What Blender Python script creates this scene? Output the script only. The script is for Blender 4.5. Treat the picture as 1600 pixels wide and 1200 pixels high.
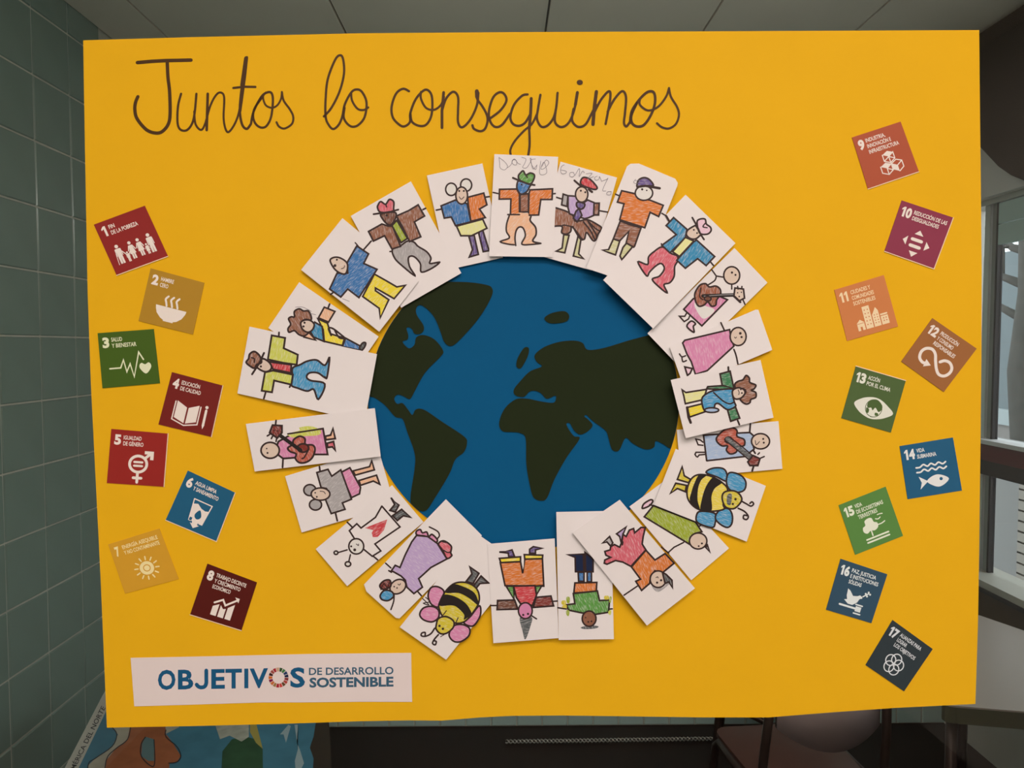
import bpy, bmesh, math, random
import numpy as np
from mathutils import Vector, Matrix
from mathutils.geometry import tessellate_polygon

for o in list(bpy.data.objects):
    bpy.data.objects.remove(o, do_unlink=True)
scn = bpy.context.scene
COL = scn.collection
R = math.radians
random.seed(7)

# ------------------------------------------------------------------ camera
F = 1202.0                      # focal length in pixels of a 1600 x 1200 frame
CAMZ = 1.485
cam_d = bpy.data.cameras.new('camera')
cam_d.sensor_width = 36.0
cam_d.lens = F / 1600 * 36.0
cam_d.clip_start = 0.01
cam = bpy.data.objects.new('camera', cam_d)
cam.location = (0, 0, CAMZ)
cam.rotation_euler = (R(90 - 2.76), 0, R(-0.81))
COL.objects.link(cam)
scn.camera = cam
CM = Matrix.Translation(cam.location) @ cam.rotation_euler.to_matrix().to_4x4()
CR = CM.to_3x3()

# ------------------------------------------------------------------ world and exposure
w = bpy.data.worlds.new('sky')
scn.world = w
w.use_nodes = True
bgn = w.node_tree.nodes['Background']
bgn.inputs[0].default_value = (0.80, 0.86, 0.90, 1)
bgn.inputs[1].default_value = 2.6
scn.view_settings.view_transform = 'Standard'
scn.view_settings.look = 'None'
scn.view_settings.gamma = 1.0
scn.view_settings.use_curve_mapping = False
scn.view_settings.exposure = 0.0
LAMP = 8.7                     # brightness of the ceiling lamp and added rear fill on the camera's side
FILL_FAR = 15.0                  # brightness of the added fill light in the room behind the glass
LAMP_COL = (1.0, 0.86, 0.80)

# ------------------------------------------------------------------ colour helpers
def lin(c):
    c /= 255.0
    return c / 12.92 if c <= 0.04045 else ((c + 0.055) / 1.055) ** 2.4
PAPER = (224, 208, 203)
def alb(r, g, b, k=0.85):
    return tuple(min(0.95, lin(v) * k / lin(p)) for v, p in zip((r, g, b), PAPER))
MATS = {}
def mat(name, color, rough=0.6, spec=0.3, metal=0.0, noise=0.0, scale=60, bump=0.0, emit=None, coat=0.0):
    if name in MATS:
        return MATS[name]
    m = bpy.data.materials.new(name)
    m.use_nodes = True
    nt = m.node_tree
    b = nt.nodes['Principled BSDF']
    b.inputs['Base Color'].default_value = (*color, 1)
    b.inputs['Roughness'].default_value = rough
    b.inputs['Specular IOR Level'].default_value = spec
    b.inputs['Metallic'].default_value = metal
    b.inputs['Coat Weight'].default_value = coat
    if emit:
        b.inputs['Emission Color'].default_value = (*emit[0], 1)
        b.inputs['Emission Strength'].default_value = emit[1]
    if noise or bump:
        tc = nt.nodes.new('ShaderNodeTexCoord')
        nz = nt.nodes.new('ShaderNodeTexNoise')
        nz.inputs['Scale'].default_value = scale
        nz.inputs['Detail'].default_value = 4
        nt.links.new(tc.outputs['Object'], nz.inputs['Vector'])
        if noise:
            mx = nt.nodes.new('ShaderNodeMix'); mx.data_type = 'RGBA'
            mx.inputs['A'].default_value = (*[c * (1 - noise) for c in color], 1)
            mx.inputs['B'].default_value = (*[min(1, c * (1 + noise)) for c in color], 1)
            nt.links.new(nz.outputs['Fac'], mx.inputs['Factor'])
            nt.links.new(mx.outputs['Result'], b.inputs['Base Color'])
        if bump:
            bp = nt.nodes.new('ShaderNodeBump')
            bp.inputs['Strength'].default_value = bump
            bp.inputs['Distance'].default_value = 0.002
            nt.links.new(nz.outputs['Fac'], bp.inputs['Height'])
            nt.links.new(bp.outputs['Normal'], b.inputs['Normal'])
    MATS[name] = m
    return m
def crayon(rgb, ang=40, cover=0.6):
    """wax crayon: streaks of colour with the paper showing through"""
    key = 'crayon_%d_%d_%d_%d_%d' % (*rgb, ang, int(cover * 100))
    if key in MATS:
        return MATS[key]
    m = bpy.data.materials.new(key); m.use_nodes = True
    nt = m.node_tree; b = nt.nodes['Principled BSDF']
    b.inputs['Roughness'].default_value = 0.65
    b.inputs['Specular IOR Level'].default_value = 0.25
    tc = nt.nodes.new('ShaderNodeTexCoord')
    mp = nt.nodes.new('ShaderNodeMapping')
    mp.vector_type = 'TEXTURE'
    mp.inputs['Rotation'].default_value = (0, 0, R(ang))
    mp.inputs['Scale'].default_value = (1 / 240, 1 / 1300, 1 / 240)
    nz = nt.nodes.new('ShaderNodeTexNoise')
    nz.inputs['Scale'].default_value = 1.0
    nz.inputs['Detail'].default_value = 3
    rp = nt.nodes.new('ShaderNodeValToRGB')
    rp.color_ramp.elements[0].position = cover - 0.12
    rp.color_ramp.elements[1].position = cover + 0.16
    mx = nt.nodes.new('ShaderNodeMix'); mx.data_type = 'RGBA'
    c = alb(*rgb)
    mx.inputs['A'].default_value = (*c, 1)
    mx.inputs['B'].default_value = (*[0.45 * v + 0.55 * 0.85 for v in c], 1)
    nt.links.new(tc.outputs['Object'], mp.inputs['Vector'])
    nt.links.new(mp.outputs['Vector'], nz.inputs['Vector'])
    nt.links.new(nz.outputs['Fac'], rp.inputs['Fac'])
    nt.links.new(rp.outputs['Color'], mx.inputs['Factor'])
    nt.links.new(mx.outputs['Result'], b.inputs['Base Color'])
    MATS[key] = m
    return m
def ink(rgb):
    return mat('ink_%d_%d_%d' % rgb, alb(*rgb), rough=0.55, spec=0.25)

def glass_mat(name, tint=(0.97, 0.985, 0.98), ior=1.5):
    if name in MATS: return MATS[name]
    m = bpy.data.materials.new(name); m.use_nodes = True
    nt = m.node_tree; nt.nodes.clear()
    out = nt.nodes.new('ShaderNodeOutputMaterial')
    tr = nt.nodes.new('ShaderNodeBsdfTransparent'); tr.inputs[0].default_value = (*tint, 1)
    gl = nt.nodes.new('ShaderNodeBsdfGlossy'); gl.inputs['Roughness'].default_value = 0.0
    fr = nt.nodes.new('ShaderNodeFresnel'); fr.inputs['IOR'].default_value = ior
    mx = nt.nodes.new('ShaderNodeMixShader')
    ge = nt.nodes.new('ShaderNodeNewGeometry')       # the pane reflects on the side it is entered
    iv = nt.nodes.new('ShaderNodeMath'); iv.operation = 'SUBTRACT'; iv.inputs[0].default_value = 1.0
    ml = nt.nodes.new('ShaderNodeMath'); ml.operation = 'MULTIPLY'
    nt.links.new(ge.outputs['Backfacing'], iv.inputs[1]); nt.links.new(iv.outputs[0], ml.inputs[0]); nt.links.new(fr.outputs[0], ml.inputs[1])
    nt.links.new(ml.outputs[0], mx.inputs[0]); nt.links.new(tr.outputs[0], mx.inputs[1])
    nt.links.new(gl.outputs[0], mx.inputs[2]); nt.links.new(mx.outputs[0], out.inputs[0])
    MATS[name] = m
    return m

# ------------------------------------------------------------------ object helpers
def tag(o, label=None, cat=None, group=None, kind=None):
    if label: o['label'] = label
    if cat: o['category'] = cat
    if group: o['group'] = group
    if kind: o['kind'] = kind
    return o
def mesh_obj(name, verts, faces, m, parent=None, mw=None):
    me = bpy.data.meshes.new(name)
    me.from_pydata([tuple(v) for v in verts], [], [tuple(f) for f in faces])
    me.materials.append(m)
    me.update()
    o = bpy.data.objects.new(name, me)
    COL.objects.link(o)
    if parent is not None: o.parent = parent
    if mw is not None: o.matrix_world = mw
    return o
def empty(name, loc=(0, 0, 0), rz=0):
    o = bpy.data.objects.new(name, None); COL.objects.link(o)
    o.empty_display_size = 0.05
    o.location = loc; o.rotation_euler = (0, 0, rz)
    return o
class MB:
    """collects boxes, prisms and tubes into one mesh"""
    def __init__(s): s.v = []; s.f = []
    def box(s, x0, x1, y0, y1, z0, z1):
        n = len(s.v)
        s.v += [(x, y, z) for z in (z0, z1) for y in (y0, y1) for x in (x0, x1)]
        s.f += [tuple(n + i for i in q) for q in ((0, 2, 3, 1), (4, 5, 7, 6), (0, 1, 5, 4), (2, 6, 7, 3), (0, 4, 6, 2), (1, 3, 7, 5))]
        return s
    def prism(s, poly, z0, z1):
        n = len(s.v); k = len(poly)
        s.v += [(x, y, z0) for x, y in poly] + [(x, y, z1) for x, y in poly]
        s.f.append(tuple(range(n + k - 1, n - 1, -1))); s.f.append(tuple(range(n + k, n + 2 * k)))
        for i in range(k):
            j = (i + 1) % k
            s.f.append((n + i, n + j, n + k + j, n + k + i))
        return s
    def tube(s, pts, r, seg=10):
        pts = [Vector(p) for p in pts]
        rs = r if isinstance(r, (list, tuple)) else [r] * len(pts)
        n0 = len(s.v); up = None
        for i, p in enumerate(pts):
            d = (pts[min(i + 1, len(pts) - 1)] - pts[max(i - 1, 0)]).normalized()
            if up is None:
                up = d.orthogonal().normalized()
            up = (up - d * up.dot(d)).normalized(); sd = d.cross(up)
            for k in range(seg):
                a = 2 * math.pi * k / seg
                s.v.append(tuple(p + (up * math.cos(a) + sd * math.sin(a)) * rs[i]))
        for i in range(len(pts) - 1):
            for k in range(seg):
                a = n0 + i * seg + k; b = n0 + i * seg + (k + 1) % seg
                s.f.append((a, b, b + seg, a + seg))
        s.f.append(tuple(n0 + k for k in range(seg - 1, -1, -1)))
        e = n0 + (len(pts) - 1) * seg
        s.f.append(tuple(e + k for k in range(seg)))
        return s
    def build(s, name, m, parent=None, smooth=False, bevel=0.0):
        o = mesh_obj(name, s.v, s.f, m, parent)
        if smooth:
            for p in o.data.polygons: p.use_smooth = True
        if bevel:
            b = o.modifiers.new('bevel', 'BEVEL'); b.width = bevel; b.segments = 2
        return o
def ray(px, py):
    return (CR @ Vector(((px - 800) / F, -(py - 600) / F, -1))).normalized()
CO = Vector((0, 0, CAMZ))
def on_x(px, py, X):
    d = ray(px, py); return CO + d * (X / d.x)
def on_y(px, py, Y):
    d = ray(px, py); return CO + d * (Y / d.y)
def on_z(px, py, Z):
    d = ray(px, py); return CO + d * ((Z - CAMZ) / d.z)

# ------------------------------------------------------------------ the poster's plane, found from its corners
PW, PH = 0.65, 0.50
def poster_matrix():
    src = [(-PW/2, PH/2), (PW/2, PH/2), (PW/2, -PH/2), (-PW/2, -PH/2)]
    dst = [(130, 63), (1530, 47), (1524, 1100), (167, 1137)]
    A = []
    for (x, y), (u, v) in zip(src, dst):
        u = (u - 800) / F; v = (v - 600) / F
        A.append([x, y, 1, 0, 0, 0, -u * x, -u * y, -u])
        A.append([0, 0, 0, x, y, 1, -v * x, -v * y, -v])
    H = np.linalg.svd(np.array(A))[2][-1].reshape(3, 3)
    if H[2, 2] < 0: H = -H
    s = 2 / (np.linalg.norm(H[:, 0]) + np.linalg.norm(H[:, 1]))
    H = H * s
    r1, r2, t = H[:, 0], H[:, 1], H[:, 2]
    M = np.stack([r1, r2, np.cross(r1, r2)], 1)
    U, _, V = np.linalg.svd(M); Rm = U @ V
    # image axes (x right, y down, z forward) -> blender camera axes (x right, y up, z back)
    C = np.diag([1.0, -1.0, -1.0])
    Rb = C @ Rm; tb = C @ t
    m = Matrix([[*Rb[0], tb[0]], [*Rb[1], tb[1]], [*Rb[2], tb[2]], [0, 0, 0, 1]])
    return CM @ m
PM = poster_matrix()
PI = PM.inverted()
OL = PI @ CO
def flat(px, py, base=0.0, gx=0.0, gy=0.0, cx=0.0, cy=0.0):
    """pixel -> point of the poster (its own metres), on a sheet 'base' above it, leaning by gx, gy"""
    d = PI.to_3x3() @ ray(px, py)
    t = (base + gx * (OL.x - cx) + gy * (OL.y - cy) - OL.z) / (d.z - gx * d.x - gy * d.y)
    return OL + d * t

# ------------------------------------------------------------------ lamp and added fill lights of the two rooms
def ceiling_lamp(x, y, z, sx, sy, power, label):
    t = empty('ceiling_lamp', (x, y, z))
    tag(t, label, 'lamp')
    MB().box(-sx/2 - .03, sx/2 + .03, -sy/2 - .03, sy/2 + .03, -0.035, 0).build('lamp_housing', mat('lamp_white', (.8, .8, .8)), t)
    MB().box(-sx/2, sx/2, -sy/2, sy/2, -0.045, -0.036).build('diffuser', mat('diffuser_%.3f' % power, (.8, .8, .8), emit=(LAMP_COL, power)), t)
CEIL = 2.615
ceiling_lamp(0.35, -0.70, CEIL, 1.7, 0.6, LAMP, 'wide flat ceiling lamp above the viewer, facing the poster')
ceiling_lamp(0.15, -2.15, CEIL, 1.9, 0.6, LAMP * 1.5, 'added unseen fill light on the ceiling at the rear wall behind the viewer')  # fill light added out of view to light the poster more evenly
pn = empty('far_fill_light', (0.1, 1.2, CEIL)); tag(pn, 'added unseen fill light hanging in the tiled room behind the glass', 'lamp')  # added out of view to brighten the far room's ceiling and tiles
for x_ in (-.35, .35): MB().tube([(x_, 0, -.40), (x_, 0, 0)], .006, 8).build('rod', mat('lamp_white', (.8, .8, .8)), pn)
MB().box(-.5, .5, -.05, .05, -.46, -.40).build('diffuser', mat('far_fill_glow', (.8, .8, .8), emit=((1.0, .98, .92), FILL_FAR)), pn)

# ------------------------------------------------------------------ the rooms
XL, XR, YR = -1.43, 1.75, -2.6
YB = on_z(800, 1135, 0).y
m_grout = mat('grout', (.50, .50, .44), rough=.8, noise=.15, scale=30)
m_tile = mat('tile_teal', (.19, .27, .24), rough=.22, spec=.5, noise=.12, scale=6)
m_tile2 = mat('tile_teal_pale', (.46, .60, .57), rough=.3, spec=.5, noise=.1, scale=6)
m_plaster = mat('plaster', (.62, .58, .52), rough=.85, noise=.06, scale=8)
m_floor = mat('floor_dark', (.020, .009, .006), rough=.45, spec=.25, noise=.4, scale=5)
m_ceil = mat('ceiling_paint', (.86, .78, .68), rough=.8, noise=.05, scale=4)
m_alu = mat('aluminium', (.52, .52, .48), rough=.35, metal=.6)
m_dark = mat('dark_wood', (.035, .02, .012), rough=.4, noise=.3, scale=12)
def struct(o): o['kind'] = 'structure'; return o

struct(MB().box(XL - .1, XR + .1, YR, YB + .1, -0.06, 0).build('floor', m_floor))
ce = struct(MB().box(XL - .1, XR + .1, YR, YB + .1, CEIL + .012, CEIL + .1).build('ceiling', mat('ceiling_joint', (.10, .09, .08))))
xs = [XL, -1.22, -.56, .16, .725, 1.27, XR]
for a, b in zip(xs[:-1], xs[1:]):
    MB().box(a + .004, b - .004, YR, YB, CEIL, CEIL + .014).build('ceiling_board', m_ceil, ce)
# left wall: 20 cm tiles, each its own piece, on a grout bed
wl = struct(MB().box(XL - .1, XL - .004, YR, YB, 0, CEIL + .02).build('wall_left', m_grout))
TS = 0.2
def tile_mesh(name, s, m, axis):
    g = .0025; b = .003; h = s / 2 - g
    v = [(-h, -h, -.004), (h, -h, -.004), (h, h, -.004), (-h, h, -.004), (-h + b, -h + b, .0), (h - b, -h + b, 0), (h - b, h - b, 0), (-h + b, h - b, 0)]
    f = [(4, 5, 6, 7), (0, 1, 5, 4), (1, 2, 6, 5), (2, 3, 7, 6), (3, 0, 4, 7)]
    if axis == 'x': v = [(z, x, y) for x, y, z in v]      # faces +x
    else: v = [(x, z * -1, y) for x, y, z in v]           # faces -y
    me = bpy.data.meshes.new(name); me.from_pydata(v, [], f); me.materials.append(m); me.update()
    return me
tmx = tile_mesh('tile', TS, m_tile, 'x')
z_grid = CAMZ + (0.0325)        # a joint runs a little above eye level
p0 = on_x(105, 0, XL); ygrid = p0.y
for i in range(-11, 6):
    yc = ygrid + (i + .5) * TS
    if yc + TS/2 > YB + .02 or yc - TS/2 < .62: continue
    for k in range(-8, 6):
        zc = z_grid + (k + .5) * TS
        if zc - TS/2 < -.12 or zc + TS/2 > CEIL + .12: continue
        o = bpy.data.objects.new('tile', tmx); COL.objects.link(o); o.parent = wl
        o.location = (XL + random.uniform(-.0006, .0006), yc, zc)
        o.rotation_euler = (0, random.uniform(-.004, .004), random.uniform(-.004, .004))
# back wall: 10 cm tiles; the rows by the floor are pieces, the rest one part
wb = struct(MB().box(XL - .1, XR + .1, YB + .004, YB + .1, 0, CEIL + .02).build('wall_back', m_grout))
tmy = tile_mesh('tile', .1, m_tile2, 'y')
rest = MB(); base = tile_mesh('tile_field', .1, m_tile2, 'y')
for k in range(26):
    for i in range(32):
        c = (XL + .04 + i * .1, YB, .05 + k * .1)
        if k < 4:
            o = bpy.data.objects.new('tile', tmy); COL.objects.link(o); o.parent = wb; o.location = c
        else:
            n = len(rest.v)
            rest.v += [(v.co.x + c[0], v.co.y + c[1], v.co.z + c[2]) for v in base.vertices]
            rest.f += [tuple(n + q for q in p.vertices) for p in base.polygons]
tag(rest.build('tile_field', m_tile2, wb), kind='stuff')
# rear wall behind the viewer
struct(MB().box(XL - .1, XR + .1, YR - .1, YR, 0, CEIL + .02).build('wall_rear', mat('rear_paint', (.20, .21, .19), rough=.85, noise=.1, scale=5)))
# right wall with the window opening
WY0, WY1, WZ0, WZ1 = 1.55, min(2.97, YB - .02), 0.655, 2.02
wr = MB()
wr.box(XR, XR + .09, YR, WY0, 0, CEIL + .02); wr.box(XR, XR + .09, WY1, YB + .1, 0, CEIL + .02)
wr.box(XR, XR + .09, WY0, WY1, WZ1, CEIL + .02); wr.box(XR, XR + .09, WY0, WY1, 0, WZ0 - .02)
struct(wr.build('wall_right', m_plaster))
# partition that carries the glass, in the poster's own frame (x right, y up, z to the viewer)
GX0, GX1, GY0, GY1 = -.62, .62, -.56, .52
pt = struct(mesh_obj('wall_partition', *(lambda b: (b.v, b.f))(
    MB().box(-1.5, GX0 - .04, -1.6, 1.25, -.06, -.004).box(GX1 + .04, 2.0, -1.6, 1.25, -.06, -.004)
    .box(GX0 - .04, GX1 + .04, GY1 + .04, 1.25, -.06, -.004).box(GX0 - .04, GX1 + .04, -1.6, GY0 - .04, -.06, -.004)), m_plaster, None, PM))
pane = struct(mesh_obj('window_2', *(lambda b: (b.v, b.f))(MB().box(GX0, GX1, GY0, GY1, -.0062, -.0012)), glass_mat('pane_glass'), None, PM))
fr = MB()
fr.box(GX0 - .04, GX0 + .004, GY0 - .04, GY1 + .04, -.065, .012); fr.box(GX1 - .004, GX1 + .04, GY0 - .04, GY1 + .04, -.065, .012)
fr.box(GX0, GX1, GY1 - .004, GY1 + .04, -.065, .012); fr.box(GX0, GX1, GY0 - .04, GY0 + .004, -.065, .012)
fo = fr.build('window_frame', m_alu, pane)

# ---- window_1 on the right wall
w1 = struct(empty('window_1', (XR, 2.2, WZ0)))
def wpart(name, y0, y1, z0, z1, x0, x1, m, parent=None):
    b = MB().box(x0 - XR, x1 - XR, y0 - 2.2, y1 - 2.2, z0 - WZ0, z1 - WZ0)
    o = b.build(name, m, parent or w1); return o
m_red = mat('red_bar', (.10, .006, .010), rough=.35)
m_black = mat('black_rubber', (.012, .011, .012), rough=.5)
def wy(px): return on_x(px, 600, XR + .045).y
wpart('window_post', wy(1546), wy(1538), WZ0, WZ1, XR + .03, XR + .05, m_alu)
wpart('window_post', wy(1556), wy(1548), WZ0, WZ1, XR + .035, XR + .05, mat('post_grey', (.22, .23, .21), rough=.4))
wpart('window_gasket', wy(1559), wy(1556), WZ0, WZ1, XR + .03, XR + .05, m_black)
WP = wy(1559)
wpart('window_post', WY0, WY0 + .06, WZ0, WZ1, XR + .02, XR + .09, m_alu)
wpart('window_head', WY0, WY1, WZ1 - .02, WZ1, XR + .02, XR + .09, m_alu)
for i in range(6):
    y1 = WP - i * .19; y0 = max(y1 - .187, WY0 + .06)
    wpart('top_panel', y0, y1, 1.925, 1.998, XR + .03, XR + .045, m_tile2)
    wpart('top_panel', y0, y1, 1.85, 1.922, XR + .03, XR + .045, m_tile2)
wpart('transom_strip', WY0, WY1, 1.135, 1.150, XR - .01, XR + .08, mat('white_strip', (.6, .58, .58)))
wpart('transom', WY0, WY1, 1.075, 1.135, XR, XR + .08, m_red)
wpart('transom_black_band', WY0, WY1, 1.02, 1.075, XR + .01, XR + .08, m_black)  # plain black bar below the red transom
wpart('pane', wy(1538), WY1, WZ0, WZ1, XR + .040, XR + .046, glass_mat('pane_glass'))
g1 = wpart('pane', WY0 + .06, WP, 1.15, 1.85, XR + .040, XR + .046, glass_mat('pane_glass'))
wpart('pane', WY0 + .06, WP, WZ0, 1.02, XR + .040, XR + .046, glass_mat('pane_glass'))
wpart('sill', WY0 - .03, WY1 + .02, WZ0 - .02, WZ0 + .004, XR - .05, XR + .1, mat('sill_pale', (.40, .38, .33), rough=.4))
wpart('sill_edge', WY0 - .03, WY1 + .02, WZ0 - .035, WZ0 - .02, XR - .055, XR, m_black)
pl = MB().box(XR - .018, XR - .002, WY0 - .03, WY1 + .01, .30, WZ0 - .04)
struct(pl.build('trim_1', mat('panel_brown', (.05, .03, .012), rough=.5, noise=.3, scale=4)))
struct(MB().box(XR - .012, XR - .002, WY0 - .05, YB - .01, WZ1 + .0, WZ1 + .22).build('trim_2', mat('lintel_white', (.66, .64, .62), rough=.6)))
# dark curved pelmet above the window
crv = [(p.y, p.z) for p in (on_x(px, py, XR - .045) for px, py in ((1505, 205), (1530, 228), (1545, 244), (1560, 260), (1580, 274), (1600, 282), (1640, 288)))] + [(2.2, 2.07), (1.8, 2.1), (1.5, 2.2), (1.5, 2.60), (2.9, 2.60)]
vm = MB().prism(crv, 0, .03)
po = mesh_obj('pelmet', [(XR - .045 + z, y, zz) for y, zz, z in vm.v], vm.f, mat('pelmet_brown', (.045, .033, .026), rough=.8, noise=.2, scale=5))
tag(po, 'dark brown pelmet with a curved lower edge above the window', 'pelmet')

# ---- outside the window
fac = empty('neighbour_wall', (4.6, 7.2, 0))
tag(fac, 'grey wall of the building outside the window', 'building')
MB().box(0, .3, -5, 5, 0, 2.35).build('wall', mat('facade', (.15, .178, .19), rough=.8, noise=.1, scale=3), fac)
MB().box(-.06, .0, -5, 5, 0.78, 0.92).build('ledge', mat('facade_ledge', (.32, .36, .37)), fac)
MB().box(-.03, .0, -5, 5, 0, 0.78).build('plinth', mat('facade_plinth', (.22, .20, .19), noise=.2, scale=10), fac)
MB().box(-.03, .0, -.12, -.02, 1.50, 1.78).build('wall_vent', m_black, fac)
sh = empty('louvered_shutter', (2.15, 2.6, -.01))
tag(sh, 'pale louvered shutter standing outside the lower window pane', 'shutter')
def sy(px): return on_x(px, 800, 2.15).y - 2.6
MB().box(0, .03, sy(1591), sy(1530), 0, 1.10).build('frame', mat('shutter_white', (.15, .145, .14), rough=.5), sh)
MB().box(.02, .03, sy(1700), sy(1591), 0, 1.10).build('backing', mat('slat_gap', (.05, .035, .02)), sh)
for i in range(24):
    MB().box(0, .018, sy(1700), sy(1591), .03 + i * .044, .066 + i * .044).build('slat', mat('slat_cream', (.21, .185, .155)), sh)
tr = empty('bare_tree', (3.96, 5.75, 0))
tag(tr, 'bare tree with a thick grey trunk outside the window', 'tree')
m_bark = mat('bark', (.06, .056, .05), rough=.9, noise=.4, scale=14, bump=.6)
MB().tube([(0, 0, 0), (.03, 0, .7), (-.02, .02, 1.3), (.02, .0, 1.9), (0, .05, 2.6)], [.13, .11, .095, .085, .05], 12).build('trunk', m_bark, tr, True)
rb = random.Random(3)
for i in range(9):
    z = 1.55 + i * .13; a = rb.uniform(-1, 1) * 1.4 + (math.pi/2 if i % 2 else -math.pi/2)
    l = rb.uniform(.7, 1.3); dx, dy = math.cos(a) * .35, math.sin(a)
    pts = [(0, 0, z)] + [(dx * l * t, dy * l * t, z + .35 * t * l + rb.uniform(-.06, .06)) for t in (.3, .6, 1)]
    bb = MB().tube(pts, [.04, .028, .018, .006], 7)
    for t in (1, 2, 3):
        p = Vector(pts[t])
        bb.tube([p, p + Vector((rb.uniform(-.2, .2), rb.uniform(-.3, .3), rb.uniform(.0, .4)))], [.012, .003], 5)
    bb.build('branch', m_bark, tr, True)
MB().box(XR + .14, 8, -3, 14, -.06, -.01).build('ground_outside', mat('asphalt', (.18, .18, .18), rough=.9))['kind'] = 'structure'

# ------------------------------------------------------------------ furniture in the room behind the glass
m_top = mat('table_grey', (.33, .275, .235), rough=.35, noise=.08, scale=5)
m_edge = mat('table_edge', (.06, .06, .03), rough=.5)
m_steel = mat('tube_brown', (.05, .03, .025), rough=.35, metal=.3)
def leg_at(parent, x, y, h, r=.014, m=None):
    MB().tube([(x, y, 0), (x, y, h)], r, 10).build('leg', m or m_steel, parent, True)
# pale table on the right, a trapezoid school table
Th = 0.60
q = [on_z(1470, 1101, Th), on_z(1640, 1115, Th), on_z(1640, 999, Th), on_z(1500, 951, Th)]
c0 = sum((Vector(p) for p in q), Vector()) / 4; c0.z = 0
tt = empty('school_table', c0)
tag(tt, 'pale grey topped school table under the window by the chairs', 'table')
def rounded(poly, r=.035, n=4):
    out = []
    for i in range(len(poly)):
        p = Vector(poly[i]); a = (Vector(poly[i-1]) - p).normalized(); b = (Vector(poly[(i+1) % len(poly)]) - p).normalized()
        s, e = p + a * r, p + b * r
        for k in range(n + 1):
            t = k / n; out.append(tuple((1-t)**2 * s + 2*t*(1-t) * p + t*t * e))
    return out
qp = rounded([(p.x - c0.x, p.y - c0.y) for p in q])
MB().prism(qp, Th - .004, Th).build('tabletop', m_top, tt)
MB().prism(qp, Th - .045, Th - .0045).build('apron', m_edge, tt)
for p in q: leg_at(tt, (p.x - c0.x) * .82, (p.y - c0.y) * .82, Th - .045)
# low table that carries the painted map
Lh = 0.45
A = on_z(112, 1222, Lh); 
ang = math.atan2(.15, .60)
lt = empty('low_table', (A.x, A.y, 0), ang)
tag(lt, 'low wooden table under the painted map beside the tiled wall', 'table')
MB().box(.012, .60, -.45, .42, Lh - .03, Lh).build('tabletop', m_dark, lt)
for x, y in ((.05, -.41), (.56, -.41), (.05, .38), (.56, .38)): leg_at(lt, x, y, Lh - .03, .02, m_dark)

# painted map lying on it
def sheet_mesh(name, pts_px, z, m, parent, thick=0.0, origin=None):
    ps = [on_z(x, y, z) - origin for x, y in pts_px]
    tri = tessellate_polygon([[Vector((p.x, p.y, 0)) for p in ps]])
    v = [tuple(p) for p in ps]; f = [tuple(t) for t in tri]
    f = [t if (Vector(v[t[1]]) - Vector(v[t[0]])).cross(Vector(v[t[2]]) - Vector(v[t[0]])).z > 0 else t[::-1] for t in f]
    if thick:
        n = len(v); v += [(a, b, c - thick) for a, b, c in v]
        f += [(i, i + n, (i + 1) % n + n, (i + 1) % n) for i in range(n)] + [tuple(i + n for i in t[::-1]) for t in f[:len(tri)]]
    return mesh_obj(name, v, f, m, parent)
MO = on_z(290, 1190, Lh); MO.z = 0
mo = Vector((MO.x, MO.y, 0))
mp0 = sheet_mesh('painted_map', [(98, 1206), (160, 1087), (176, 1060), (500, 1060), (494, 1125), (490, 1150), (484, 1168), (490, 1185), (486, 1240), (82, 1240)], Lh + .0012, mat('map_sea', (.06, .20, .30), rough=.6, noise=.35, scale=14), None, .001, mo)
mp0.location = mo
tag(mp0, 'hand-painted map sheet with blue sea and an orange landmass', 'map')
def mpart(name, pts, m, k=1, parent=None):
    return sheet_mesh(name, pts, Lh + .0012 + .0003 * k, m, parent or mp0, 0, mo)
def c4(s, ox=100, oy=1080, sc=2.6667):
    return [(ox + float(a.split(',')[0]) / sc, oy + float(a.split(',')[1]) / sc) for a in s.split()]
m_coast = mat('map_coast', (.42, .38, .31), noise=.3, scale=30)
m_land = mat('map_land', (.36, .11, .045), noise=.3, scale=25)
m_line = mat('map_line', (.02, .02, .03))
m_mg = mat('map_green', (.03, .085, .04), noise=.5, scale=20)
mpart('coastline', c4('95,430 100,310 130,280 200,230 225,180 200,150 300,110 470,120 480,150 420,180 330,260 200,300 130,430'), m_coast, 1)
ld = mpart('landmass', c4('165,430 175,290 215,240 265,200 280,120 420,110 425,180 450,210 487,270 470,295 440,300 430,430'), m_land, 2)
mpart('lake', c4('340,190 375,200 375,290 350,290 322,270 325,220'), mat('map_lake', (.12, .20, .22)), 3, ld)
mpart('forest', c4('650,430 660,250 700,200 760,190 800,200 828,240 830,430'), m_mg, 1)
mpart('foam', c4('630,140 770,130 770,190 740,210 690,185 650,200'), mat('map_foam', (.42, .42, .36), noise=.4, scale=40), 2)
mpart('leaf', c4('775,130 800,130 828,240 800,215 775,170'), mat('map_leaf', (.42, .34, .08)), 2)
mpart('wave', c4('960,140 975,140 970,210 985,250 1000,300 985,330 965,330 962,290 975,240'), mat('map_wave', (.35, .45, .50)), 2)
mpart('wave', c4('900,180 935,140 945,145 925,215 915,180'), mat('map_wave', (.35, .45, .50)), 2)
strip = mpart('caption_strip', [(98, 1206), (160, 1087), (176, 1060), (192, 1063), (176, 1090), (120, 1206), (110, 1226), (88, 1226)], mat('caption_paper', (.55, .53, .48)), 3)

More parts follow.
